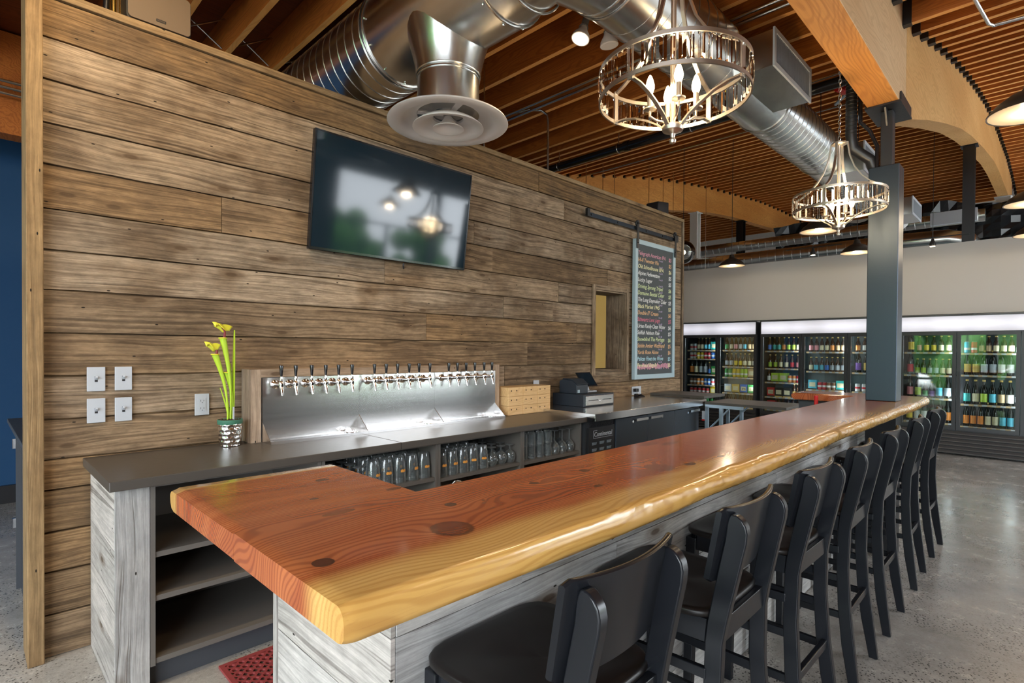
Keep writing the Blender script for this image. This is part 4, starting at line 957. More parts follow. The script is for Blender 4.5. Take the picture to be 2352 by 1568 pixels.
# ================================================================ STOOLS
def make_stool():
    cx = .905
    t = thing('bar_stool', 'x', 'bar stool', (cx, .78, 0), 'black wooden bar stools along the bar')
    prof = [(0, .542, .577), (.18, .562, .609), (.33, .579, .625), (.5, .589, .634), (.66, .586, .632), (.71, .578, .627), (.76, .568, .618), (.85, .549, .602), (.93, .532, .586), (.955, .530, .583), (.972, .534, .581), (.985, .542, .578), (.993, .552, .574), (.997, .562, .569)]
    for s in (-1, 1):
        secs = []
        for z, yo, yi in prof:
            x = cx+s*(.180-.035*min(1, z/.9)); secs.append([(x-.0135, yo, z+.0005), (x+.0135, yo, z+.0005), (x+.0135, yi, z+.0005), (x-.0135, yi, z+.0005)])
        B().sweep(secs).build('leg', 'stool_black', parent=t, bevel=.0035, smooth=True, angle=40, label='rear leg running up into the backrest')
        secs = [[(cx+s*w-h, y0, z), (cx+s*w+h, y0, z), (cx+s*w+h, y1, z), (cx+s*w-h, y1, z)] for z, w, h, y0, y1 in ((.0005, .182, .014, .955, .985), (.4, .175, .016, .947, .985), (.70, .168, .018, .943, .983))]
        B().sweep(secs).build('leg', 'stool_black', parent=t, bevel=.003)
        B().hexa([(cx+s*.158-.009, .633, .655), (cx+s*.158+.009, .633, .655), (cx+s*.168+.009, .9425, .655), (cx+s*.168-.009, .9425, .655), (cx+s*.158-.009, .628, .7155), (cx+s*.158+.009, .628, .7155), (cx+s*.168+.009, .9425, .7155), (cx+s*.168-.009, .9425, .7155)]).build('apron', 'stool_black', parent=t)
        for z in (.575, .455, .30):
            yr = {.575: .626, .455: .622, .30: .612}[z]
            B().hexa([(cx+s*.166-.008, yr, z-.014), (cx+s*.166+.008, yr, z-.014), (cx+s*.176+.008, .946, z-.014), (cx+s*.176-.008, .946, z-.014), (cx+s*.166-.008, yr, z+.014), (cx+s*.166+.008, yr, z+.014), (cx+s*.176+.008, .946, z+.014), (cx+s*.176-.008, .946, z+.014)]).build('side_rung', 'stool_black', parent=t, bevel=.002)
    B().box(cx-.139, cx+.139, .592, .614, .655, .7155).build('apron', 'stool_black', parent=t, bevel=.002)
    B().box(cx-.149, cx+.149, .960, .980, .655, .7155).build('apron', 'stool_black', parent=t, bevel=.002)
    B().box(cx-.157, cx+.157, .585, .605, .295, .325).build('rear_rung', 'stool_black', parent=t, bevel=.003)
    B().box(cx-.162, cx+.162, .955, .980, .335, .365).build('footrest', 'stool_black', parent=t, bevel=.003)
    # seat: dished rounded trapezoid, cut back between the rear posts
    N = 56; b = B(); vs = []; C = (cx, .80)
    def out(a):
        k = 5.5; c, s2 = math.cos(a), math.sin(a); r = (abs(c)**k+abs(s2)**k)**(-1/k)
        y = .80+.195*r*s2; w_ = .208-.012*(1-s2*r); return cx+w_*r*c, y
    rings = [(0, -.012), (.25, -.011), (.5, -.007), (.72, -.002), (.88, 0), (.965, 0), (.992, -.003), (1, -.008), (1, -.016), (.985, -.020), (.9, -.020), (0, -.020)]
    secs = [[(C[0]+(out(2*PI*i/N)[0]-C[0])*max(q, .001), C[1]+(out(2*PI*i/N)[1]-C[1])*max(q, .001), .7365+dz+(.004*math.cos((out(2*PI*i/N)[0]-cx)*14)*(q < .9)*q)) for i in range(N)] for q, dz in rings]
    b.sweep(secs, cap=False).build('seat', 'stool_seat', parent=t, smooth=True, angle=50)
    # backrest
    def yb(x, z): return (.602+(z-.85)*(-.2))+.022*((x/.155)**2-1)+.001
    nx = 26; poly = []
    outl = []
    w0, w1 = .180, .186
    secs = []
    for i in range(nx+1):
        u = -1+2*i/nx; e = 1-max(0, abs(u)-.95)/.05; ins = .010*(1-math.sqrt(max(0, 1-(1-e)**2)))
        zb0, zt0 = .815+ins, 1.012-ins+.004*(u*u)
        sec = []
        for z, d in ((zb0+.003, 0), (zt0-.003, 0), (zt0, .004), (zt0, .011), (zt0-.003, .015), (zb0+.003, .015), (zb0, .011), (zb0, .004)):
            x = u*(w0+(w1-w0)*(z-.815)/.2); sec.append((cx+x, yb(x, z)+d+.0005, z))
        secs.append(sec)
    b = B(); b.sweep(secs).build('backrest', 'stool_black', parent=t, smooth=True, angle=45)
    return t
st = make_stool()
pos_ = ['black wooden bar stool nearest the camera, seat and curved back in the foreground', 'black wooden bar stool second from the camera', 'black wooden bar stool third from the camera', 'black wooden bar stool in the middle of the row, fourth from the camera',
        'black wooden bar stool fifth from the camera, just before the steel post', 'black wooden bar stool sixth from the camera, beside the steel post', 'black wooden bar stool at the far end of the bar, last of the row']
cxs = [.905, 1.515, 2.13, 2.765, 3.405, 4.146, 4.868]
st['label'] = pos_[0]
for i in range(1, 7): dup(st, (cxs[i], .78, 0), [0, .02, -.01, .01, 0, .015, -.01][i], pos_[i])
# red rubber mat with holes
mt_ = B(); x0, x1, y0, y1 = .80, 1.72, 1.63, 2.56; nx, ny = 22, 22
for i in range(nx):
    for j in range(ny):
        cx_, cy_ = x0+(x1-x0)*(i+.5)/nx, y0+(y1-y0)*(j+.5)/ny; h = (x1-x0)/nx/2; r = h*.62; vs = []; n = 8
        for k in range(n):
            a = 2*PI*(k+.5)/n; c, s2 = math.cos(a), math.sin(a); q = h/max(abs(c), abs(s2)); vs.append((cx_+q*c, cy_+q*s2*(y1-y0)/ny/2/h, .012))
        vs += [(cx_+r*math.cos(2*PI*(k+.5)/n), cy_+r*math.sin(2*PI*(k+.5)/n), .012) for k in range(n)]+[(cx_+r*math.cos(2*PI*(k+.5)/n), cy_+r*math.sin(2*PI*(k+.5)/n), .002) for k in range(n)]
        mt_.add(vs, [(k, (k+1) % n, n+(k+1) % n, n+k) for k in range(n)]+[(n+k, n+(k+1) % n, 2*n+(k+1) % n, 2*n+k) for k in range(n)])
for a in ((x0-.02, x0, y0-.02, y1+.02), (x1, x1+.02, y0-.02, y1+.02), (x0, x1, y0-.02, y0), (x0, x1, y1, y1+.02)): mt_.box(*a, .001, .0121)
mt_.build('rubber_mat', 'red_rubber', label='red perforated rubber mat on the floor behind the bar', cat='mat')
# cabinet on the left behind the wall end
lc = thing('side_cabinet', 'tall grey cabinet with dark top behind the left end of the board wall', 'cabinet', (.6, 4.05, 0))
B().box(.187, 1.0, 3.40, 4.72, .925, .95).build('top', 'slate_grey', parent=lc, bevel=.002)
B().box(.225, .98, 3.42, 4.68, .002, .924).build('carcass', 'slate_grey', parent=lc)
for y, z in ((4.62, .80), (4.62, .30), (3.62, .80), (3.62, .30)):
    B().box(.205, .2245, y-.01, y+.01, z-.03, z+.03).build('hinge', 'chrome', parent=lc)
B().box(.20, .2245, 4.16, 4.175, .03, .91).build('door_edge', 'slate_grey', parent=lc) 

# ================================================================ DUCTS
dk = thing('air_duct', 'large galvanised spiral air duct running over the wall and along the bar', 'duct', (1.91, 1.6, 3.04))
DX, DY, DZ = 1.91, 1.603, 3.32
def cyl(pts, rs, n=40):
    return B().tube(pts, rs, n)
cyl([(DX, 5.88, DZ), (DX, 2.9, DZ)], [.28, .28]).build('duct_section', 'galvanised_steel', parent=dk, smooth=True, label='ribbed section crossing over the board wall')
cyl([(DX, 2.899, DZ), (DX, 1.95, DZ)], [.274, .274]).build('duct_section', 'galvanised_steel', parent=dk, smooth=True)
dk2 = thing('air_duct', 'galvanised spiral air duct running lengthwise above the bar towards the coolers', 'duct', (4.5, 1.6, 3.1))
cyl([(DX, 1.949, DZ), (DX, DY, DZ), (2.25, DY, DZ)], [.272, .252, .222], 40).build('elbow', 'galvanised_steel', parent=dk2, smooth=True, angle=30)
cyl([(2.249, DY, DZ), (3.4, DY, DZ)], [.218, .214]).build('duct_section', 'galvanised_steel', parent=dk2, smooth=True)
cyl([(3.401, DY, DZ), (4.35, DY, DZ)], [.205, .205]).build('duct_section', 'galvanised_steel', parent=dk2, smooth=True)
cyl([(4.351, DY, DZ), (7.6, DY, DZ)], [.20, .20]).build('duct_section', 'galvanised_steel', parent=dk2, smooth=True, label='far ribbed section above the second chandelier')
b = B(); y = 2.98
while y < 5.85: b.torus((DX, y, DZ), .2805, .0032, 1, 48, 6); y += .095
b.build('seam_ribs', 'galvanised_steel', parent=dk, smooth=True)
b = B(); x = 2.5
while x < 3.3: b.torus((x, DY, DZ), .2175, .0022, 0, 48, 6); x += .115
x = 4.42
while x < 5.75: b.torus((x, DY, DZ), .2005, .0028, 0, 48, 6); x += .095
x = 6.45
while x < 7.5: b.torus((x, DY, DZ), .2005, .0028, 0, 48, 6); x += .095
b.build('seam_ribs', 'galvanised_steel', parent=dk2, smooth=True)
b = B()
for yy_, r in ((2.9, .281), (2.87, .277), (1.95, .279), (1.80, .272)): B().torus((DX, yy_, DZ), r, .006, 1, 48, 6).build('joint_collar', 'galvanised_steel', parent=dk, smooth=True)
for xx_, r in ((2.25, .224), (2.30, .222), (3.4, .212), (4.35, .208), (5.80, .204), (6.40, .204)): B().torus((xx_, DY, DZ), r, .005, 0, 48, 6).build('joint_collar', 'galvanised_steel', parent=dk2, smooth=True)
for k in range(12):
    a = 2*PI*k/12
    for yy_, r in ((1.97, .279), (2.84, .279)): b.sphere((DX+r*math.cos(a), yy_, DZ+r*math.sin(a)), .007, 6, 4)
b.build('screws', 'galvanised_steel', parent=dk, smooth=True)
# tee and round diffuser
DFY = 2.41
b = B().lathe([(.178, 2.93), (.185, 2.98), (.205, 3.06), (.235, 3.16), (.262, 3.30)], (DX, DFY, 0), 40); b.build('tee_branch', 'galvanised_steel', parent=dk, smooth=True)
b = B().lathe([(.172, 2.72), (.172, 2.935)], (DX, DFY, 0), 40); b.torus((DX, DFY, 2.932), .176, .005, 2, 40, 6); b.torus((DX, DFY, 2.912), .174, .003, 2, 40, 6); b.build('diffuser_neck', 'galvanised_steel', parent=dk, smooth=True)
df = thing('ceiling_diffuser', 'round off-white stepped air diffuser hanging under the duct', 'air diffuser', (DX, DFY, 2.66))
B().lathe([(.172, 2.72), (.19, 2.722), (.27, 2.708), (.33, 2.682), (.336, 2.672), (.325, 2.669), (.262, 2.672), (.245, 2.69), (.20, 2.715), (.175, 2.715)], (DX, DFY, 0), 56, close=True).build('outer_ring', 'diffuser_white', parent=df, smooth=True, angle=50)
B().lathe([(.085, 2.715), (.12, 2.70), (.165, 2.675), (.195, 2.652), (.198, 2.646), (.19, 2.646), (.155, 2.655), (.11, 2.682), (.085, 2.70)], (DX, DFY, 0), 48, close=True).build('middle_cone', 'diffuser_white', parent=df, smooth=True, angle=50)
B().lathe([(.02, 2.71), (.03, 2.69), (.055, 2.662), (.085, 2.645), (.088, 2.640), (.08, 2.639), (.055, 2.652), (.02, 2.664), (.001, 2.667)], (DX, DFY, 0), 40).build('centre_cone', 'diffuser_white', parent=df, smooth=True, angle=50)
for a in (.5, 2.6, 4.4): B().hexa([(DX+r*math.cos(a+da), DFY+r*math.sin(a+da), z) for z in (2.716, 2.7185) for r, da in ((.03, -.4), (.172, -.12), (.172, .12), (.03, .4))]).build('support_blade', 'diffuser_white', parent=df)
B().lathe([(.16, 2.74), (.16, 2.745)], (DX, DFY, 0), 30).build('damper', 'black_plastic', parent=df)
# rectangular register boxes
def regbox(x0, x1, y0, y1, z0, z1, lab):
    t = thing('register_box', lab, 'air register', ((x0+x1)/2, (y0+y1)/2, z0), 'register boxes on the long duct')
    B().box(x0, x1, y0+.012, y1, z0, z1).build('box', 'galvanised_steel', parent=t)
    b = B().box(x0-.008, x1+.008, y0, y0+.0115, z1-.022, z1+.008); b.box(x0-.008, x1+.008, y0, y0+.0115, z0-.008, z0+.022); b.box(x0-.008, x0+.022, y0, y0+.0115, z0+.022, z1-.022); b.box(x1-.022, x1+.008, y0, y0+.0115, z0+.022, z1-.022); b.build('grille_frame', 'plate_white', parent=t)
    b = B(); n = int((x1-x0-.044)/.022)
    for k in range(n): x = x0+.022+(x1-x0-.044)*(k+.5)/n; b.hexa([(x-.006, y0+.002, z0+.022), (x-.003, y0+.002, z0+.022), (x+.006, y0+.011, z0+.022), (x+.003, y0+.011, z0+.022), (x-.006, y0+.002, z1-.022), (x-.003, y0+.002, z1-.022), (x+.006, y0+.011, z1-.022), (x+.003, y0+.011, z1-.022)])
    b.build('grille_vanes', 'plate_white', parent=t)
regbox(3.49, 4.19, 1.216, 1.60, 3.165, 3.385, 'galvanised box register with white grille above the first chandelier, nearest of the row')
regbox(5.86, 6.36, 1.24, 1.60, 3.10, 3.36, 'galvanised box register behind the second chandelier, left of the steel post')
regbox(8.60, 9.25, 1.28, 1.60, 3.20, 3.42, 'small galvanised box register right of the steel post above the grey wall')
cyl([(7.6, DY, DZ), (9.5, DY, DZ+.0)], [.16, .16], 24).build('duct_section', 'galvanised_steel', parent=dk2, smooth=True)
# distant ducts behind the far wall
def fduct(x, y0, y1, z, r, lab, end=None):
    t = thing('spiral_duct', lab, 'duct', (x, (y0+y1)/2, z-r)); 
    B().tube([(x, y0, z), (x, y1, z)], r, 24).build('pipe', 'galvanised_steel', parent=t, smooth=True)
    b = B(); y = y0+.1
    while y < y1: b.torus((x, y, z), r+.001, .004, 1, 24, 5); y += .16
    b.build('seam_ribs', 'galvanised_steel', parent=t, smooth=True)
    return t
t = fduct(12.0, 1.9, 8.5, 3.40, .155, 'lower distant spiral duct just above the grey far wall')
B().tube([(12, 1.9, 3.4), (12, 1.3, 3.38), (12.1, 1.05, 3.32), (12.5, .95, 3.2)], .16, 24).build('elbow', 'galvanised_steel', parent=t, smooth=True)
t = fduct(13.5, .9, 8.2, 4.0, .12, 'upper distant spiral duct between the far posts')
for y in (7.0, 1.35):
    b = B().box(13.28, 13.38, y-.35, y+.35, 3.88, 4.12); b.build('duct_register', 'plate_white', parent=t, label='white register on the duct')
# black plastic sheeting at the far right
b = B(); rnd = random.Random(5); nx, nz = 70, 16; ph1 = [rnd.uniform(0, 6) for _ in range(5)]
vs = []
for i in range(nx+1):
    for j in range(nz+1):
        y = 5.7-11*i/nx; z = 2.6+2.35*j/nz+(.12*math.sin(i*.35) if j == nz else 0)
        vs.append((16.6+.10*math.sin(y*5+z*2+ph1[0])+.07*math.sin(y*11-z*5+ph1[1])+.05*math.sin(z*9+y*3+ph1[2])+rnd.uniform(-.04, .04), y, z))
fs = [(i*(nz+1)+j, (i+1)*(nz+1)+j, (i+1)*(nz+1)+j+1, i*(nz+1)+j+1) for i in range(nx) for j in range(nz)]
o = b.add(vs, fs).build('plastic_sheet', 'black_plastic_sheet', label='crumpled black plastic sheeting hung far behind the grey wall', cat='plastic sheet'); m_ = o.modifiers.new('t', 'SOLIDIFY'); m_.thickness = .004
# pipes and conduits under the ceiling
t = thing('sprinkler_pipe', 'black sprinkler main hung below the joists behind the duct', 'pipe', (4.775, 3.4, 3.46))
B().tube([(4.775, .95, 3.50), (4.775, 7.5, 3.50)], .042, 18).build('pipe', 'gloss_black', parent=t, smooth=True)
for y in (1.6, 2.4, 3.2, 4.0, 4.8):
    b = B().torus((4.775, y, 3.50), .046, .004, 1, 20, 5); b.tube([(4.775, y, 3.546), (4.775, y, 3.66)], .005, 6); b.build('hanger', 'galvanised_steel', parent=t, label='galvanised ring hanger')
for y in (2.0, 3.1):
    B().lathe([(.05, y-.03), (.052, y), (.05, y+.03)], (4.775, 0, 3.50), 16, 1).build('coupling', 'gloss_black', parent=t, smooth=True)
for x, z, lb in ((3.54, 3.575, 'upper of two parallel conduits crossing under the joists'), (3.60, 3.565, 'lower of two parallel conduits crossing under the joists')):
    B().tube([(x, .93, z), (x, 5.8, z)], .011, 10).build('conduit', 'galvanised_steel', smooth=True, label=lb, cat='conduit')
t = thing('bent_conduit', 'conduit that bends down from the joists onto the top of the board wall', 'conduit', (3.753, 3.25, 3.013))
B().tube([(3.3, 5.4, 3.58), (3.42, 4.4, 3.585), (3.55, 3.6, 3.59), (3.62, 3.4, 3.595), (3.68, 3.30, 3.58), (3.72, 3.26, 3.54), (3.72, 3.25, 3.47), (3.72, 3.25, 3.0135)], .011, 12).build('pipe', 'galvanised_steel', parent=t, smooth=True)
B().tube([(2.95, 3.26, 3.0135), (2.95, 3.26, 3.7)], .006, 8).build('threaded_rod', 'galvanised_steel', label='thin vertical rod from the wall top up into the joists', cat='rod')
for i, x in enumerate((6.6, 7.2, 7.7, 8.4, 9.1, 9.7, 10.6)):
    y = 5.0+.12*(i % 3); B().tube([(x, y, min(zb(x-.03), zb(x+.03))+.288), (x, y, 2.4)], .006, 6).build('suspension_rod', 'galvanised_steel', label='thin suspension rod in front of the far arched beam, %s from the left' % nth(i+1), cat='rod', group='suspension rods before the far arch')
t = thing('zigzag_conduit', 'bright conduit with a dog-leg bend under the joists at top right', 'conduit', (4.7, .3, 3.55))
B().tube([(4.0, .33, 3.57), (4.31, .362, 3.58), (4.42, .36, 3.60), (4.80, .32, 3.60), (4.90, .30, 3.62), (4.95, .10, 3.63), (5.0, -1.5, 3.65)], .011, 10).build('pipe', 'galvanised_steel', parent=t, smooth=True)
B().tube([(5.2, 1.0, 3.77), (5.35, 2.2, 3.80), (5.4, 5.5, 3.80)], .010, 8).build('conduit', 'galvanised_steel', smooth=True, label='conduit crossing the curved ceiling behind the chandeliers', cat='conduit')
B().tube([(7.4, 1.2, 4.36), (7.4, 5.8, 4.36)], .012, 8).build('conduit', 'galvanised_steel', smooth=True, label='distant conduit with pendant boxes on the curved ceiling', cat='conduit')
b = B().tube([(5.5, 1.1, 3.86), (6.4, 1.62, 3.99)], .018, 8); b.build('strut', 'blue_steel', label='pale steel strut left of the beam end', cat='strut')
b = B().lathe([(.001, 3.93), (.05, 3.935), (.055, 3.96), (.03, 3.99)], (6.05, 1.45, 0), 16); b.tube([(5.95, 1.5, 3.955), (6.15, 1.4, 3.955)], .03, 8); b.build('alarm_bell', 'signal_red', smooth=True, label='small red fire device on the ceiling left of the beam end', cat='alarm')
for i in range(3): B().tube([(X0+.1, 5.7+i*.05, 3.44-i*.03), (1.2, 5.7+i*.05, 3.44-i*.03)], .011, 8).build('conduit', 'galvanised_steel', smooth=True, label='%s of three parallel conduits above the blue wall' % ('upper', 'middle', 'lower')[i], cat='conduit', group='conduits above the blue wall')
def spotlamp(loc, d, power, ang=1.5):
    l = bpy.data.lights.new('spot_lamp', 'SPOT'); l.energy = power; l.color = (1, .74, .42); l.spot_size = ang; l.spot_blend = .8; l.shadow_soft_size = .05
    o = bpy.data.objects.new('spot_lamp', l); COL.objects.link(o); o.location = loc; o.rotation_euler = Vector(d).to_track_quat('-Z', 'Y').to_euler()
# twin spotlights under the duct
sl = thing('twin_spotlight', 'pair of spot bulbs on a junction box below the duct corner', 'spotlight', (2.77, 2.03, 3.40))
B().box(2.72, 2.82, 1.99, 2.07, 3.52, 3.617).build('junction_box', 'galvanised_steel', parent=sl)
def spot(c, d, glow, lb):
    c, d = Vector(c), Vector(d).normalized(); b = B().tube([c, c+d*.05, c+d*.06], [.022, .022, .03], 16); b.build('lamp_holder', 'cabinet_grey', parent=sl, smooth=True)
    B().tube([c+d*.0605, c+d*.085, c+d*.12, c+d*.145], [.022, .03, .052, .057], 20).build('reflector_bulb', 'diffuser_white', parent=sl, smooth=True, label=lb)
    B().tube([c+d*.1455, c+d*.149], [.05, .046], 20).build('lens', glow, parent=sl, smooth=True)
spot((2.72, 2.07, 3.46), (-.35, .05, -1), 'spot_glow', 'lit reflector bulb'); spot((2.83, 1.99, 3.46), (.1, -.05, -1), 'diffuser_white', 'unlit reflector bulb')
for (p_, q_) in (((2.76, 2.03, 3.52), (2.72, 2.07, 3.46)), ((2.78, 2.03, 3.52), (2.83, 1.99, 3.46))): B().tube([p_, q_], .01, 8).build('arm', 'galvanised_steel', parent=sl)

spotlamp((2.66, 2.08, 3.29), (-.35, .05, -1), 60)
s2 = thing('ceiling_spotlight', 'reflector spot bulb washing the left end of the board wall, above the view', 'spotlight', (.25, 1.9, 3.4)); sl = s2
B().box(.20, .30, 1.85, 1.95, 3.52, 3.617).build('junction_box', 'galvanised_steel', parent=s2)
B().tube([(.25, 1.9, 3.52), (.25, 1.92, 3.46)], .01, 8).build('arm', 'galvanised_steel', parent=s2)
spot((.25, 1.92, 3.46), (.1, .8, -.6), 'spot_glow', 'lit reflector bulb'); spotlamp((.27, 2.06, 3.35), (.12, .9, -.75), 75, 2.0)

# ================================================================ CHANDELIERS
def point(name, loc, power, col, r=.03):
    l = bpy.data.lights.new(name, 'POINT'); l.energy = power; l.color = col; l.shadow_soft_size = r
    o = bpy.data.objects.new(name, l); COL.objects.link(o); o.location = loc; return o
def chandelier(x_, y_, lab):
    cx, cy = x_, y_
    t = thing('chandelier', lab, 'chandelier', (cx, cy, 2.07), 'crystal drum chandeliers over the bar')
    R = .228; zl, zu = 2.208, 2.296
    def hoop(z, nm_): B().lathe([(R, z-.006), (R+.005, z-.006), (R+.005, z+.006), (R, z+.006)], (cx, cy, 0), 64, close=True).build(nm_, 'champagne_metal', parent=t, smooth=True)
    hoop(zl, 'hoop'); hoop(zu, 'hoop')
    first = None
    for k in range(56):
        a = 2*PI*(k+.35)/56; wd = (.0062, .0105)[k % 2]
        b = B(); c, s = math.cos(a), math.sin(a)
        def P(u, d, z): return (cx+(R+.0025+d)*c-u*s, cy+(R+.0025+d)*s+u*c, z)
        if min(abs((a*2/PI) % 1), 1-abs((a*2/PI) % 1)) < .03: continue
        z0, z1 = zl+.0065, zu-.0065
        b.add([P(-wd, 0, z0), P(0, .005, z0+.006), P(wd, 0, z0), P(0, -.005, z0+.006), P(-wd, 0, z1), P(0, .005, z1-.006), P(wd, 0, z1), P(0, -.005, z1-.006)],
              [(0, 1, 5, 4), (1, 2, 6, 5), (2, 3, 7, 6), (3, 0, 4, 7), (0, 3, 2, 1), (4, 5, 6, 7)])
        b.build('crystal', 'crystal', parent=t, label='bevelled clear crystal bar')
    for q in range(4):
        a = q*PI/2-.06; c, s = math.cos(a), math.sin(a)
        def P(r, u, z): return (cx+r*c-u*s, cy+r*s+u*c, z)
        def strip(pts, w_, th_, nm_):
            secs = []
            for i, (r, z) in enumerate(pts):
                r2, z2 = pts[min(i+1, len(pts)-1)]; r1, z1 = pts[max(i-1, 0)]; dx, dz = r2-r1, z2-z1; L = math.hypot(dx, dz); nx_, nz_ = -dz/L*th_/2, dx/L*th_/2
                secs.append([P(r+nx_, -w_/2, z+nz_), P(r+nx_, w_/2, z+nz_), P(r-nx_, w_/2, z-nz_), P(r-nx_, -w_/2, z-nz_)])
            B().sweep(secs).build(nm_, 'champagne_metal', parent=t)
        strip([(R-.004, zl-.012), (R-.004, zu+.012)], .016, .006, 'post')
        # lower arm sweeping inwards to the hub
        strip([(R-.008, zl-.004), (R-.045, zl-.006), (R-.09, zl-.018), (R-.135, zl-.040), (R-.175, zl-.066), (.028, zl-.090)], .013, .005, 'lower_arm')
        # upper arm: concave sweep up to the cap
        strip([(R-.004, zu+.006), (R-.035, zu+.022), (R-.075, zu+.048), (R-.115, zu+.088), (R-.150, zu+.142), (R-.175, zu+.212), (R-.186, zu+.29)], .013, .006, 'upper_arm')
        # candle
        a2 = a+PI/4; x, y = cx+.072*math.cos(a2), cy+.072*math.sin(a2)
        b = B().tube([(cx+.02*math.cos(a2), cy+.02*math.sin(a2), 2.135), (cx+.05*math.cos(a2), cy+.05*math.sin(a2), 2.14), (x, y, 2.155), (x, y, 2.172)], .0035, 8)
        b.lathe([(.004, 2.172), (.020, 2.176), (.021, 2.180), (.004, 2.181)], (x, y, 0), 18); b.build('candle_arm', 'champagne_metal', parent=t, smooth=True)
        B().lathe([(.0085, 2.1812), (.0085, 2.226), (.001, 2.2262)], (x, y, 0), 14).build('candle_sleeve', 'champagne_metal', parent=t, smooth=True)
        bl = B().lathe([(.007, 2.2265), (.010, 2.232), (.0135, 2.243), (.0138, 2.252), (.010, 2.268), (.005, 2.281), (.001, 2.286)], (x, y, 0), 16).build('candle_bulb', 'bulb_glow', parent=t, smooth=True, label='glowing candle bulb')
    B().tube([(cx, cy, 2.12), (cx, cy, 2.585)], .0085, 12).build('stem', 'champagne_metal', parent=t, smooth=True)
    B().lathe([(.001, 2.066), (.009, 2.070), (.011, 2.078), (.006, 2.086), (.009, 2.098), (.020, 2.104), (.031, 2.108), (.033, 2.113), (.033, 2.124), (.012, 2.128), (.001, 2.129)], (cx, cy, 0), 28).build('finial', 'champagne_metal', parent=t, smooth=True)
    B().lathe([(.001, 2.574), (.03, 2.575), (.04, 2.580), (.04, 2.587), (.012, 2.592), (.004, 2.60), (.001, 2.60)], (cx, cy, 0), 24).build('top_cap', 'champagne_metal', parent=t, smooth=True)
    b = B(); z = 2.603; k = 0
    ZT = 3.4075
    while z < ZT-.02:
        n = 10; pts = []
        for i in range(n+1):
            a = 2*PI*i/n; u, v = .0065*math.cos(a), .015*math.sin(a); pts.append((cx+(u if k % 2 else 0), cy+(0 if k % 2 else u), z+.012+v))
        b.tube(pts, .0018, 5, caps=False); z += .023; k += 1
    b.build('chain', 'brushed_steel', parent=t, smooth=True)
    B().lathe([(.021, ZT), (.019, ZT-.02), (.008, ZT-.035), (.001, ZT-.036)][::-1], (cx, cy, 0), 24).build('canopy', 'champagne_metal', parent=t, smooth=True)
    t.location = (x_, y_, 2.139); t.scale = (1.105,)*3
    point('chandelier_light', (x_, y_, 2.351), 16, (1, .74, .42), .09)
chandelier(1.752, .951, 'round crystal drum chandelier with four lit candle bulbs, nearest over the bar')
chandelier(3.846, .951, 'smaller-looking round crystal chandelier farther along the bar, beside the steel post')

# ================================================================ PENDANTS
def pendant(x, y, z, lab, r=.19, shade='bronze_shade', grp='dome pendants in the room'):
    t = thing('pendant_lamp', lab, 'pendant lamp', (x, y, z), grp)
    b = B().lathe([(r, 0), (r*1.0, .008), (r*.80, .055), (r*.5, .098), (r*.25, .118), (r*.2, .135), (r*.17, .17), (.012, .178), (.012, .176), (r*.14, .165), (r*.2, .112), (r*.48, .092), (r*.78, .048), (r*.975, .002)], (x, y, z), 40, close=True)
    b.build('shade', shade, parent=t, smooth=True, angle=50)
    B().lathe([(r*.965, .003), (r*.77, .045), (r*.47, .088), (r*.2, .108), (.001, .109), (.001, .107), (r*.2, .106), (r*.465, .086), (r*.762, .043), (r*.955, .002)], (x, y, z), 40).build('inner_reflector', 'cream_enamel', parent=t, smooth=True, angle=50, label='cream enamelled inside of the shade')
    B().sphere((x, y, z+.068), .028, 14, 10, (1, 1, 1.3)).build('bulb', 'bulb_glow', parent=t, smooth=True)
    B().tube([(x, y, z+.178), (x, y, min(zb(x-.02), zb(x+.02))+.288)], .004, 6).build('cord', 'black_plastic', parent=t)
    point('pendant_light', (x, y, z+.02), 34, (1, .80, .55), .05)
pendant(8.20, 3.45, 2.70, 'black dome pendant hanging in front of the grey wall, left of the post')
pendant(8.20, 1.81, 2.70, 'black dome pendant half hidden by the steel post')
pendant(6.47, 1.78, 2.70, 'dome pendant with cream underside just behind the second chandelier')
pendant(4.03, .085, 2.70, 'big dark dome pendant cut off at the upper right edge')
pendant(6.5, .13, 2.70, 'dome pendant at the right edge, second below the big one')
pendant(8.25, .13, 2.70, 'dome pendant at the right edge just above the coolers')
for x, y, w_ in ((2.4, -2.2, 'second'), (5.2, -2.2, 'third'), (-.6, -2.2, 'first'), (.8, -3.6, 'rear')): pendant(x, y, 2.62, 'dark dome pendant near the shopfront, %s of the group, seen in reflections' % w_)
# track spots near the grey wall
for x, y in ((8.2, 2.33), (8.5, 1.06)):
    t = thing('track_spot', 'tiny spotlight on a wire %s the steel post above the grey wall' % ('left of' if y > 2 else 'right of'), 'spotlight', (x, y, 2.74))
    B().lathe([(.03, 2.735), (.035, 2.76), (.02, 2.80), (.012, 2.83)], (x, y, 0), 14).build('housing', 'black_plastic', parent=t, smooth=True)
    B().lathe([(.028, 2.730), (.028, 2.7345)], (x, y, 0), 14).build('lens', 'spot_glow', parent=t); B().tube([(x, y, 2.83), (x, y, zb(x)+.286)], .003, 5).build('wire', 'black_plastic', parent=t)
    B().tube([(x, y-.35, 2.84), (x, y+.35, 2.84)], .006, 6).build('track', 'black_plastic', parent=t)
gp = thing('glass_globe_lamp', 'clear glass globe lamp peeking out at the right end of the board wall', 'lamp', (7.4, 3.83, 2.65))
B().sphere((7.4, 3.83, 2.85), .17, 28, 18).build('globe', 'door_glass', parent=gp, smooth=True)
B().sphere((7.4, 3.83, 2.85), .035, 12, 8).build('bulb', 'bulb_glow', parent=gp, smooth=True); B().tube([(7.4, 3.83, 3.03), (7.4, 3.83, zb(7.4)+.05)], .004, 6).build('cord', 'black_plastic', parent=gp)

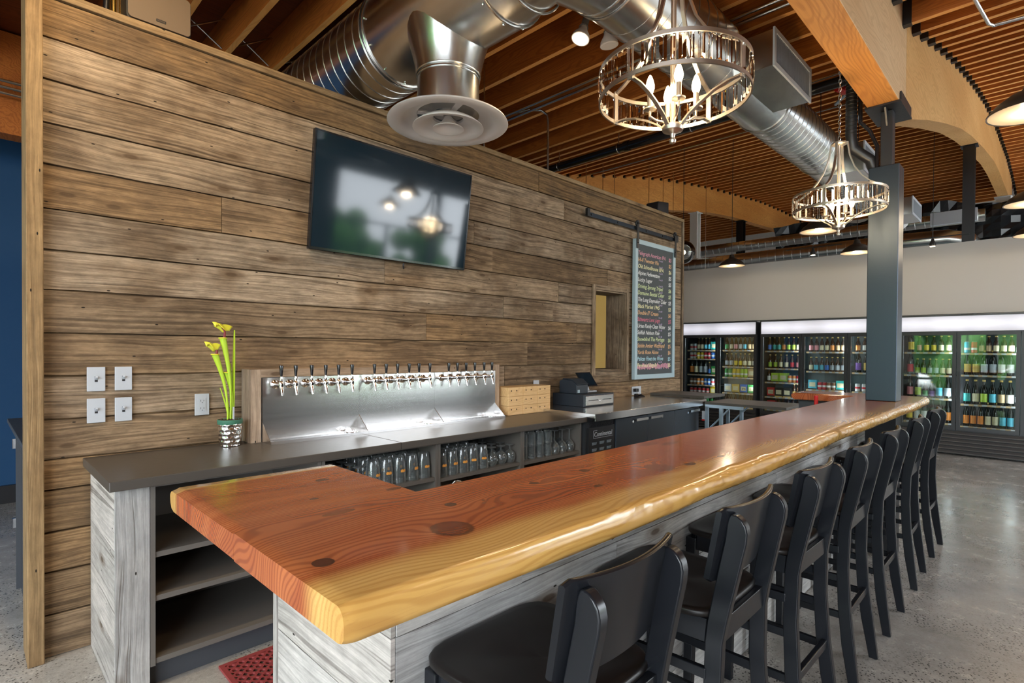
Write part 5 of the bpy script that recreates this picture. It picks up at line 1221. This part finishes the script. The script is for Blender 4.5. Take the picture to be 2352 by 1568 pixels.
# ================================================================ COOLERS
pal = {'green': (.05, .33, .09), 'lime': (.42, .60, .05), 'yellow': (.80, .58, .03), 'white': (.72, .72, .70), 'teal': (.03, .38, .36), 'blue': (.03, .16, .55), 'sky': (.10, .50, .66), 'orange': (.78, .26, .04),
       'red': (.58, .02, .03), 'cream': (.72, .64, .42), 'pink': (.70, .25, .28), 'tan': (.55, .38, .20), 'purple': (.22, .10, .42), 'black': (.02, .02, .02), 'silver': (.45, .50, .55), 'brown': (.2, .09, .04), 'gold': (.66, .45, .12)}
for k, v in pal.items(): flat('print_'+k, v, .4, var=.12)
simple('bottle_brown', (.035, .012, .004), .1); simple('bottle_dark', (.008, .010, .006), .1)
P = {}
def proto(kind, col, cap='gold'):
    key = (kind, col)
    if key in P: return None
    b = B()
    if kind in ('bottle', 'big'):
        s = 1 if kind == 'bottle' else 1.45; rs = 1 if kind == 'bottle' else 1.25; r = .0305*rs
        b.lathe([(.001, 0), (r*.93, 0), (r, .006*s), (r, .135*s), (r*.9, .152*s), (r*.5, .182*s), (r*.42, .22*s), (r*.45, .222*s)], (0, 0, 0), 16)
        b.cur = 1; b.lathe([(r*1.012, .028*s), (r*1.012, .105*s)], (0, 0, 0), 16); b.cur = 2
        b.lathe([(r*.47, .218*s), (r*.5, .222*s), (r*.47, .234*s), (.001, .235*s)], (0, 0, 0), 12)
        mats = ['bottle_brown' if kind == 'bottle' else 'bottle_dark', 'print_'+col, 'print_'+cap]
    elif kind in ('can', 'tall'):
        h = .122 if kind == 'can' else .158
        b.lathe([(.001, .003), (.024, .002), (.033, .010), (.033, h-.012), (.0275, h-.003), (.001, h-.004)], (0, 0, 0), 16); b.cur = 1
        b.lathe([(.0333, .045), (.0333, .075)], (0, 0, 0), 16); b.cur = 2; b.lathe([(.0275, h-.003), (.028, h), (.026, h), (.025, h-.003)], (0, 0, 0), 14, close=True)
        mats = ['print_'+col, 'print_'+('white' if col not in ('white', 'silver') else 'red'), 'print_silver']
    else:  # carton
        h = .155; b.box(-.03, .09, -.062, .062, 0, h); b.cur = 1; b.box(-.0305, -.0301, -.045, .045, h*.3, h*.75); b.cur = 2; b.box(-.0305, -.03, -.062, .062, 0, h*.12)
        mats = ['print_'+col, 'print_'+('cream' if col != 'cream' else 'red'), 'print_'+('black' if col != 'black' else 'gold')]
    names = {'bottle': 'beer_bottle', 'big': 'large_bottle', 'can': 'beer_can', 'tall': 'tall_can', 'box': 'carton'}
    o = b.build(names[kind], mats, loc=(0, 0, 0), smooth=True, angle=40); P[key] = o; return o
desc = {'bottle': 'brown bottle with %s label', 'big': 'large dark bottle with %s label', 'can': '%s can', 'tall': 'tall %s can', 'box': '%s carton'}
catn = {'bottle': 'bottle', 'big': 'bottle', 'can': 'can', 'tall': 'can', 'box': 'carton'}
wid = {'bottle': .068, 'big': .088, 'can': .068, 'tall': .068, 'box': .135}
on_ = ['leftmost', 'second', 'third', 'fourth', 'fifth', 'sixth', 'seventh', 'rightmost']; sn = ['top', 'second', 'third', 'fourth', 'fifth', 'bottom']
def fill(di, si, ya, yb, z, runs, xb=9.72):
    tot = sum(wid[k]*n for k, c, n in runs); y = yb-.01; k_ = (yb-ya-.02)/tot
    for kind, col, n in runs:
        lab = desc[kind] % col+', %s shelf, %s cooler door from left' % (sn[si], on_[di]); grp = '%s %ss, %s shelf, %s cooler door' % (col, catn[kind], sn[si], on_[di])
        for i in range(n):
            w_ = wid[kind]*k_; yy = y-w_/2; y -= w_
            o = proto(kind, col)
            if o is None: o = P[(kind, col)].copy(); COL.objects.link(o)
            o.location = (xb+random.uniform(-.008, .008), yy, z+.0005); o['label'] = lab if n == 1 else '%s of %d, %s' % (('first', 'second', 'third', 'fourth', 'fifth')[i], n, lab); o['category'] = catn[kind]; o['group'] = grp
            o.rotation_euler = (0, 0, random.uniform(-.6, .6) if kind != 'box' else 0)
            k2 = min(1, k_); o.scale = (k2, k2 if kind != 'box' else k_, 1) if k_ < 1 else (1, 1, 1)
stock = [
 [(1.425, [('can', 'white', 1), ('can', 'silver', 1), ('bottle', 'cream', 2), ('bottle', 'sky', 2), ('box', 'teal', 1)]), (1.264, [('can', 'white', 2), ('can', 'yellow', 2), ('can', 'red', 2), ('can', 'blue', 2)]),
  (.973, [('big', 'orange', 1), ('big', 'cream', 1), ('big', 'silver', 2), ('bottle', 'blue', 1), ('box', 'green', 1)]), (.779, [('can', 'brown', 2), ('can', 'orange', 2), ('can', 'blue', 2), ('can', 'silver', 2)]), (.60, [('can', 'red', 5), ('box', 'yellow', 1)]), (.43, [('bottle', 'cream', 4), ('bottle', 'green', 3)])],
 [(1.428, [('bottle', 'green', 1), ('bottle', 'cream', 1), ('bottle', 'pink', 1), ('bottle', 'white', 1), ('bottle', 'sky', 1), ('bottle', 'tan', 2)]), (1.136, [('bottle', 'silver', 2), ('bottle', 'yellow', 2), ('bottle', 'cream', 2), ('bottle', 'white', 1)]),
  (.943, [('tall', 'green', 2), ('tall', 'yellow', 2), ('tall', 'lime', 2), ('box', 'tan', 1)]), (.666, [('box', 'silver', 1), ('box', 'gold', 1), ('box', 'blue', 1), ('box', 'green', 1)]), (.42, [('bottle', 'black', 3), ('bottle', 'lime', 2), ('bottle', 'white', 2)])],
 [(1.417, [('bottle', 'blue', 1), ('bottle', 'teal', 2), ('bottle', 'orange', 1), ('bottle', 'lime', 2), ('bottle', 'cream', 1)]), (1.124, [('bottle', 'lime', 2), ('bottle', 'cream', 2), ('bottle', 'red', 1), ('bottle', 'pink', 1)]),
  (.889, [('bottle', 'white', 1), ('box', 'lime', 2), ('can', 'orange', 2), ('can', 'red', 1)]), (.64, [('box', 'red', 1), ('box', 'black', 2), ('bottle', 'gold', 2)]), (.42, [('box', 'red', 1), ('bottle', 'orange', 5)])],
 [(1.407, [('bottle', 'pink', 2), ('bottle', 'cream', 2), ('bottle', 'orange', 1), ('bottle', 'tan', 2)]), (1.092, [('bottle', 'cream', 1), ('bottle', 'sky', 2), ('bottle', 'blue', 1), ('bottle', 'silver', 3)]),
  (.798, [('box', 'sky', 1), ('can', 'red', 2), ('can', 'brown', 2), ('box', 'teal', 1)]), (.42, [('big', 'red', 3), ('big', 'green', 3)])],
 [(1.407, [('bottle', 'orange', 1), ('bottle', 'white', 2), ('bottle', 'pink', 3)]), (1.092, [('big', 'purple', 1), ('big', 'gold', 2), ('big', 'teal', 2)]), (.798, [('can', 'white', 4), ('can', 'red', 2)]), (.42, [('big', 'black', 5)])],
 [(1.411, [('big', 'yellow', 1), ('bottle', 'pink', 1), ('bottle', 'yellow', 2), ('bottle', 'cream', 2)]), (1.088, [('big', 'red', 1), ('bottle', 'lime', 2), ('bottle', 'silver', 2), ('bottle', 'cream', 2)]),
  (.76, [('big', 'pink', 1), ('big', 'lime', 1), ('bottle', 'green', 1), ('bottle', 'purple', 1), ('big', 'sky', 1), ('big', 'silver', 1)]), (.42, [('big', 'yellow', 1), ('big', 'white', 2), ('big', 'orange', 3)])],
 [(1.403, [('tall', 'sky', 1), ('tall', 'red', 1), ('bottle', 'tan', 2), ('bottle', 'cream', 3)]), (1.104, [('big', 'gold', 2), ('big', 'silver', 2), ('big', 'white', 2)]),
  (.704, [('big', 'teal', 1), ('big', 'cream', 1), ('big', 'lime', 1), ('big', 'sky', 1), ('big', 'tan', 1), ('big', 'white', 1)]), (.40, [('big', 'orange', 3), ('big', 'cream', 2), ('big', 'sky', 2)])],
 [(1.403, [('bottle', 'cream', 4)]), (1.104, [('big', 'white', 3)]), (.704, [('big', 'gold', 3)]), (.40, [('big', 'orange', 3)])]]
di = 0
for ui, (ya, yb, nd, lab) in enumerate([(3.578, 4.93, 2, 'black glass-door drinks cooler at the left with a lit white header, two doors wide'), (1.565, 3.513, 3, 'black glass-door drinks cooler in the middle, partly behind the steel post'), (-1.02, 1.555, 4, 'black glass-door drinks cooler on the right with tall dark bottles inside')]):
    t = thing('drinks_cooler', lab, 'cooler', (9.9, (ya+yb)/2, 0), 'glass-door drinks coolers')
    b = B().box(9.58, 10.28, ya, ya+.03, .02, 1.915); b.box(9.58, 10.28, yb-.03, yb, .02, 1.915); b.box(9.58, 10.28, ya+.03, yb-.03, 1.69, 1.915); b.box(9.58, 10.28, ya+.03, yb-.03, .02, .345)
    b.box(9.535, 9.58, ya, yb, 1.912, 1.93); b.box(9.54, 9.58, ya, ya+.012, 1.70, 1.912); b.box(9.54, 9.58, yb-.012, yb, 1.70, 1.912); b.build('case', 'cooler_black', parent=t)
    b = B().box(10.2, 10.279, ya+.031, yb-.031, .346, 1.689); b.build('inner_lining', 'cooler_inside', parent=t)
    hb = B().box(9.548, 9.5795, ya+.013, yb-.013, 1.705, 1.911).build('header_light', 'header_lightbox', parent=t, label='glowing white header panel')
    # shift mesh origin so the light gradient is centred on the panel
    for v in hb.data.vertices: v.co.z -= 1.808
    hb.location.z = 1.808
    b = B()
    for k in range(6): z = .035+k*.052; b.hexa([(9.545, ya, z), (9.545, yb, z), (9.578, yb, z), (9.578, ya, z), (9.562, ya, z+.04), (9.562, yb, z+.04), (9.5795, yb, z+.04), (9.5795, ya, z+.04)])
    b.build('base_louvres', 'cooler_black', parent=t)
    b = B()
    for k in range(6): b.box(9.5425, 9.5449, ya+.01, yb-.01, .036+k*.052, .041+k*.052)  # lighter strips added along the louvre fronts as painted highlight lines
    b.build('louvre_highlights', 'cabinet_grey', parent=t)
    n = nd if ui < 2 else 4; dw = (yb-ya)/n
    for k in range(n):
        d1 = yb-k*dw; d0 = d1-dw; f = .045
        b = B().box(9.545, 9.5785, d0+.004, d0+f, .35, 1.695); b.box(9.545, 9.5785, d1-f, d1-.004, .35, 1.695); b.box(9.545, 9.5785, d0+f, d1-f, 1.65, 1.695); b.box(9.545, 9.5785, d0+f, d1-f, .35, .395)
        d = b.build('door', 'cooler_black', parent=t); B().box(9.560, 9.563, d0+f+.001, d1-f-.001, .396, 1.649).build('pane', 'door_glass', parent=d)
        hy = d1-.03 if (k % 2 and ui != 0) or ui == 0 else d0+.03
        b = B().box(9.515, 9.525, hy-.007, hy+.007, .80, 1.15); b.box(9.5255, 9.5445, hy-.006, hy+.006, .81, .83); b.box(9.5255, 9.5445, hy-.006, hy+.006, 1.12, 1.14); b.build('handle', 'black_plastic', parent=d)
        B().box(9.60, 9.612, d0+.02, d0+.032, .40, 1.64).build('light_tube', 'cooler_tube', parent=t, label='vertical white light tube')
        if di < 8:
            for si, (z, runs) in enumerate(stock[di]):
                s = B().box(9.672, 10.15, d0+.04, d1-.04, z-.012, z).build('shelf', 'cabinet_grey', parent=t)
                b = B().box(9.662, 9.6715, d0+.04, d1-.04, z-.022, z+.004); b.build('shelf_edge', 'print_tan', parent=s)
                b = B()
                for q in range(6): yq = d0+.05+(dw-.12)*q/5.6; b.box(9.6605, 9.6615, yq, yq+.04+.01*(q % 2), z-.020, z+.002)
                b.build('price_tags', 'plate_white', parent=s)
                fill(di, si, d0+.05, d1-.05, z, runs)
            l = point('cooler_lamp', (9.66, d0+.06, 1.45), 1.6, (.85, .95, 1), .04); l2 = point('cooler_lamp', (9.66, d0+.06, .8), 1.6, (.85, .95, 1), .04)
        di += 1
# lettering on three of the packs
def tagtext(kind, col, di_, txt, size, dz):
    for o in list(bpy.data.objects):
        if o.parent is None and o.get('group', '').startswith(col+' ') and on_[di_]+' cooler door' in o.get('group', '') and o.name.startswith(kind):
            o['org'] = (0, 0, 0)
            n = lettering(txt, size, (-.0313 if kind == 'carton' else -.035, .028, dz), (PI/2, 0, -PI/2), 'print_black' if kind == 'carton' else 'print_brown', o, 'pack_lettering', 0, .0004)
tagtext('carton', 'blue', 1, 'IPA', .05, .06); tagtext('carton', 'red', 2, 'RACER', .024, .07)
# warm lamp light over the back bar and general room fixtures of the ceiling
for o in bpy.data.objects:
    if 'org' in o: del o['org']
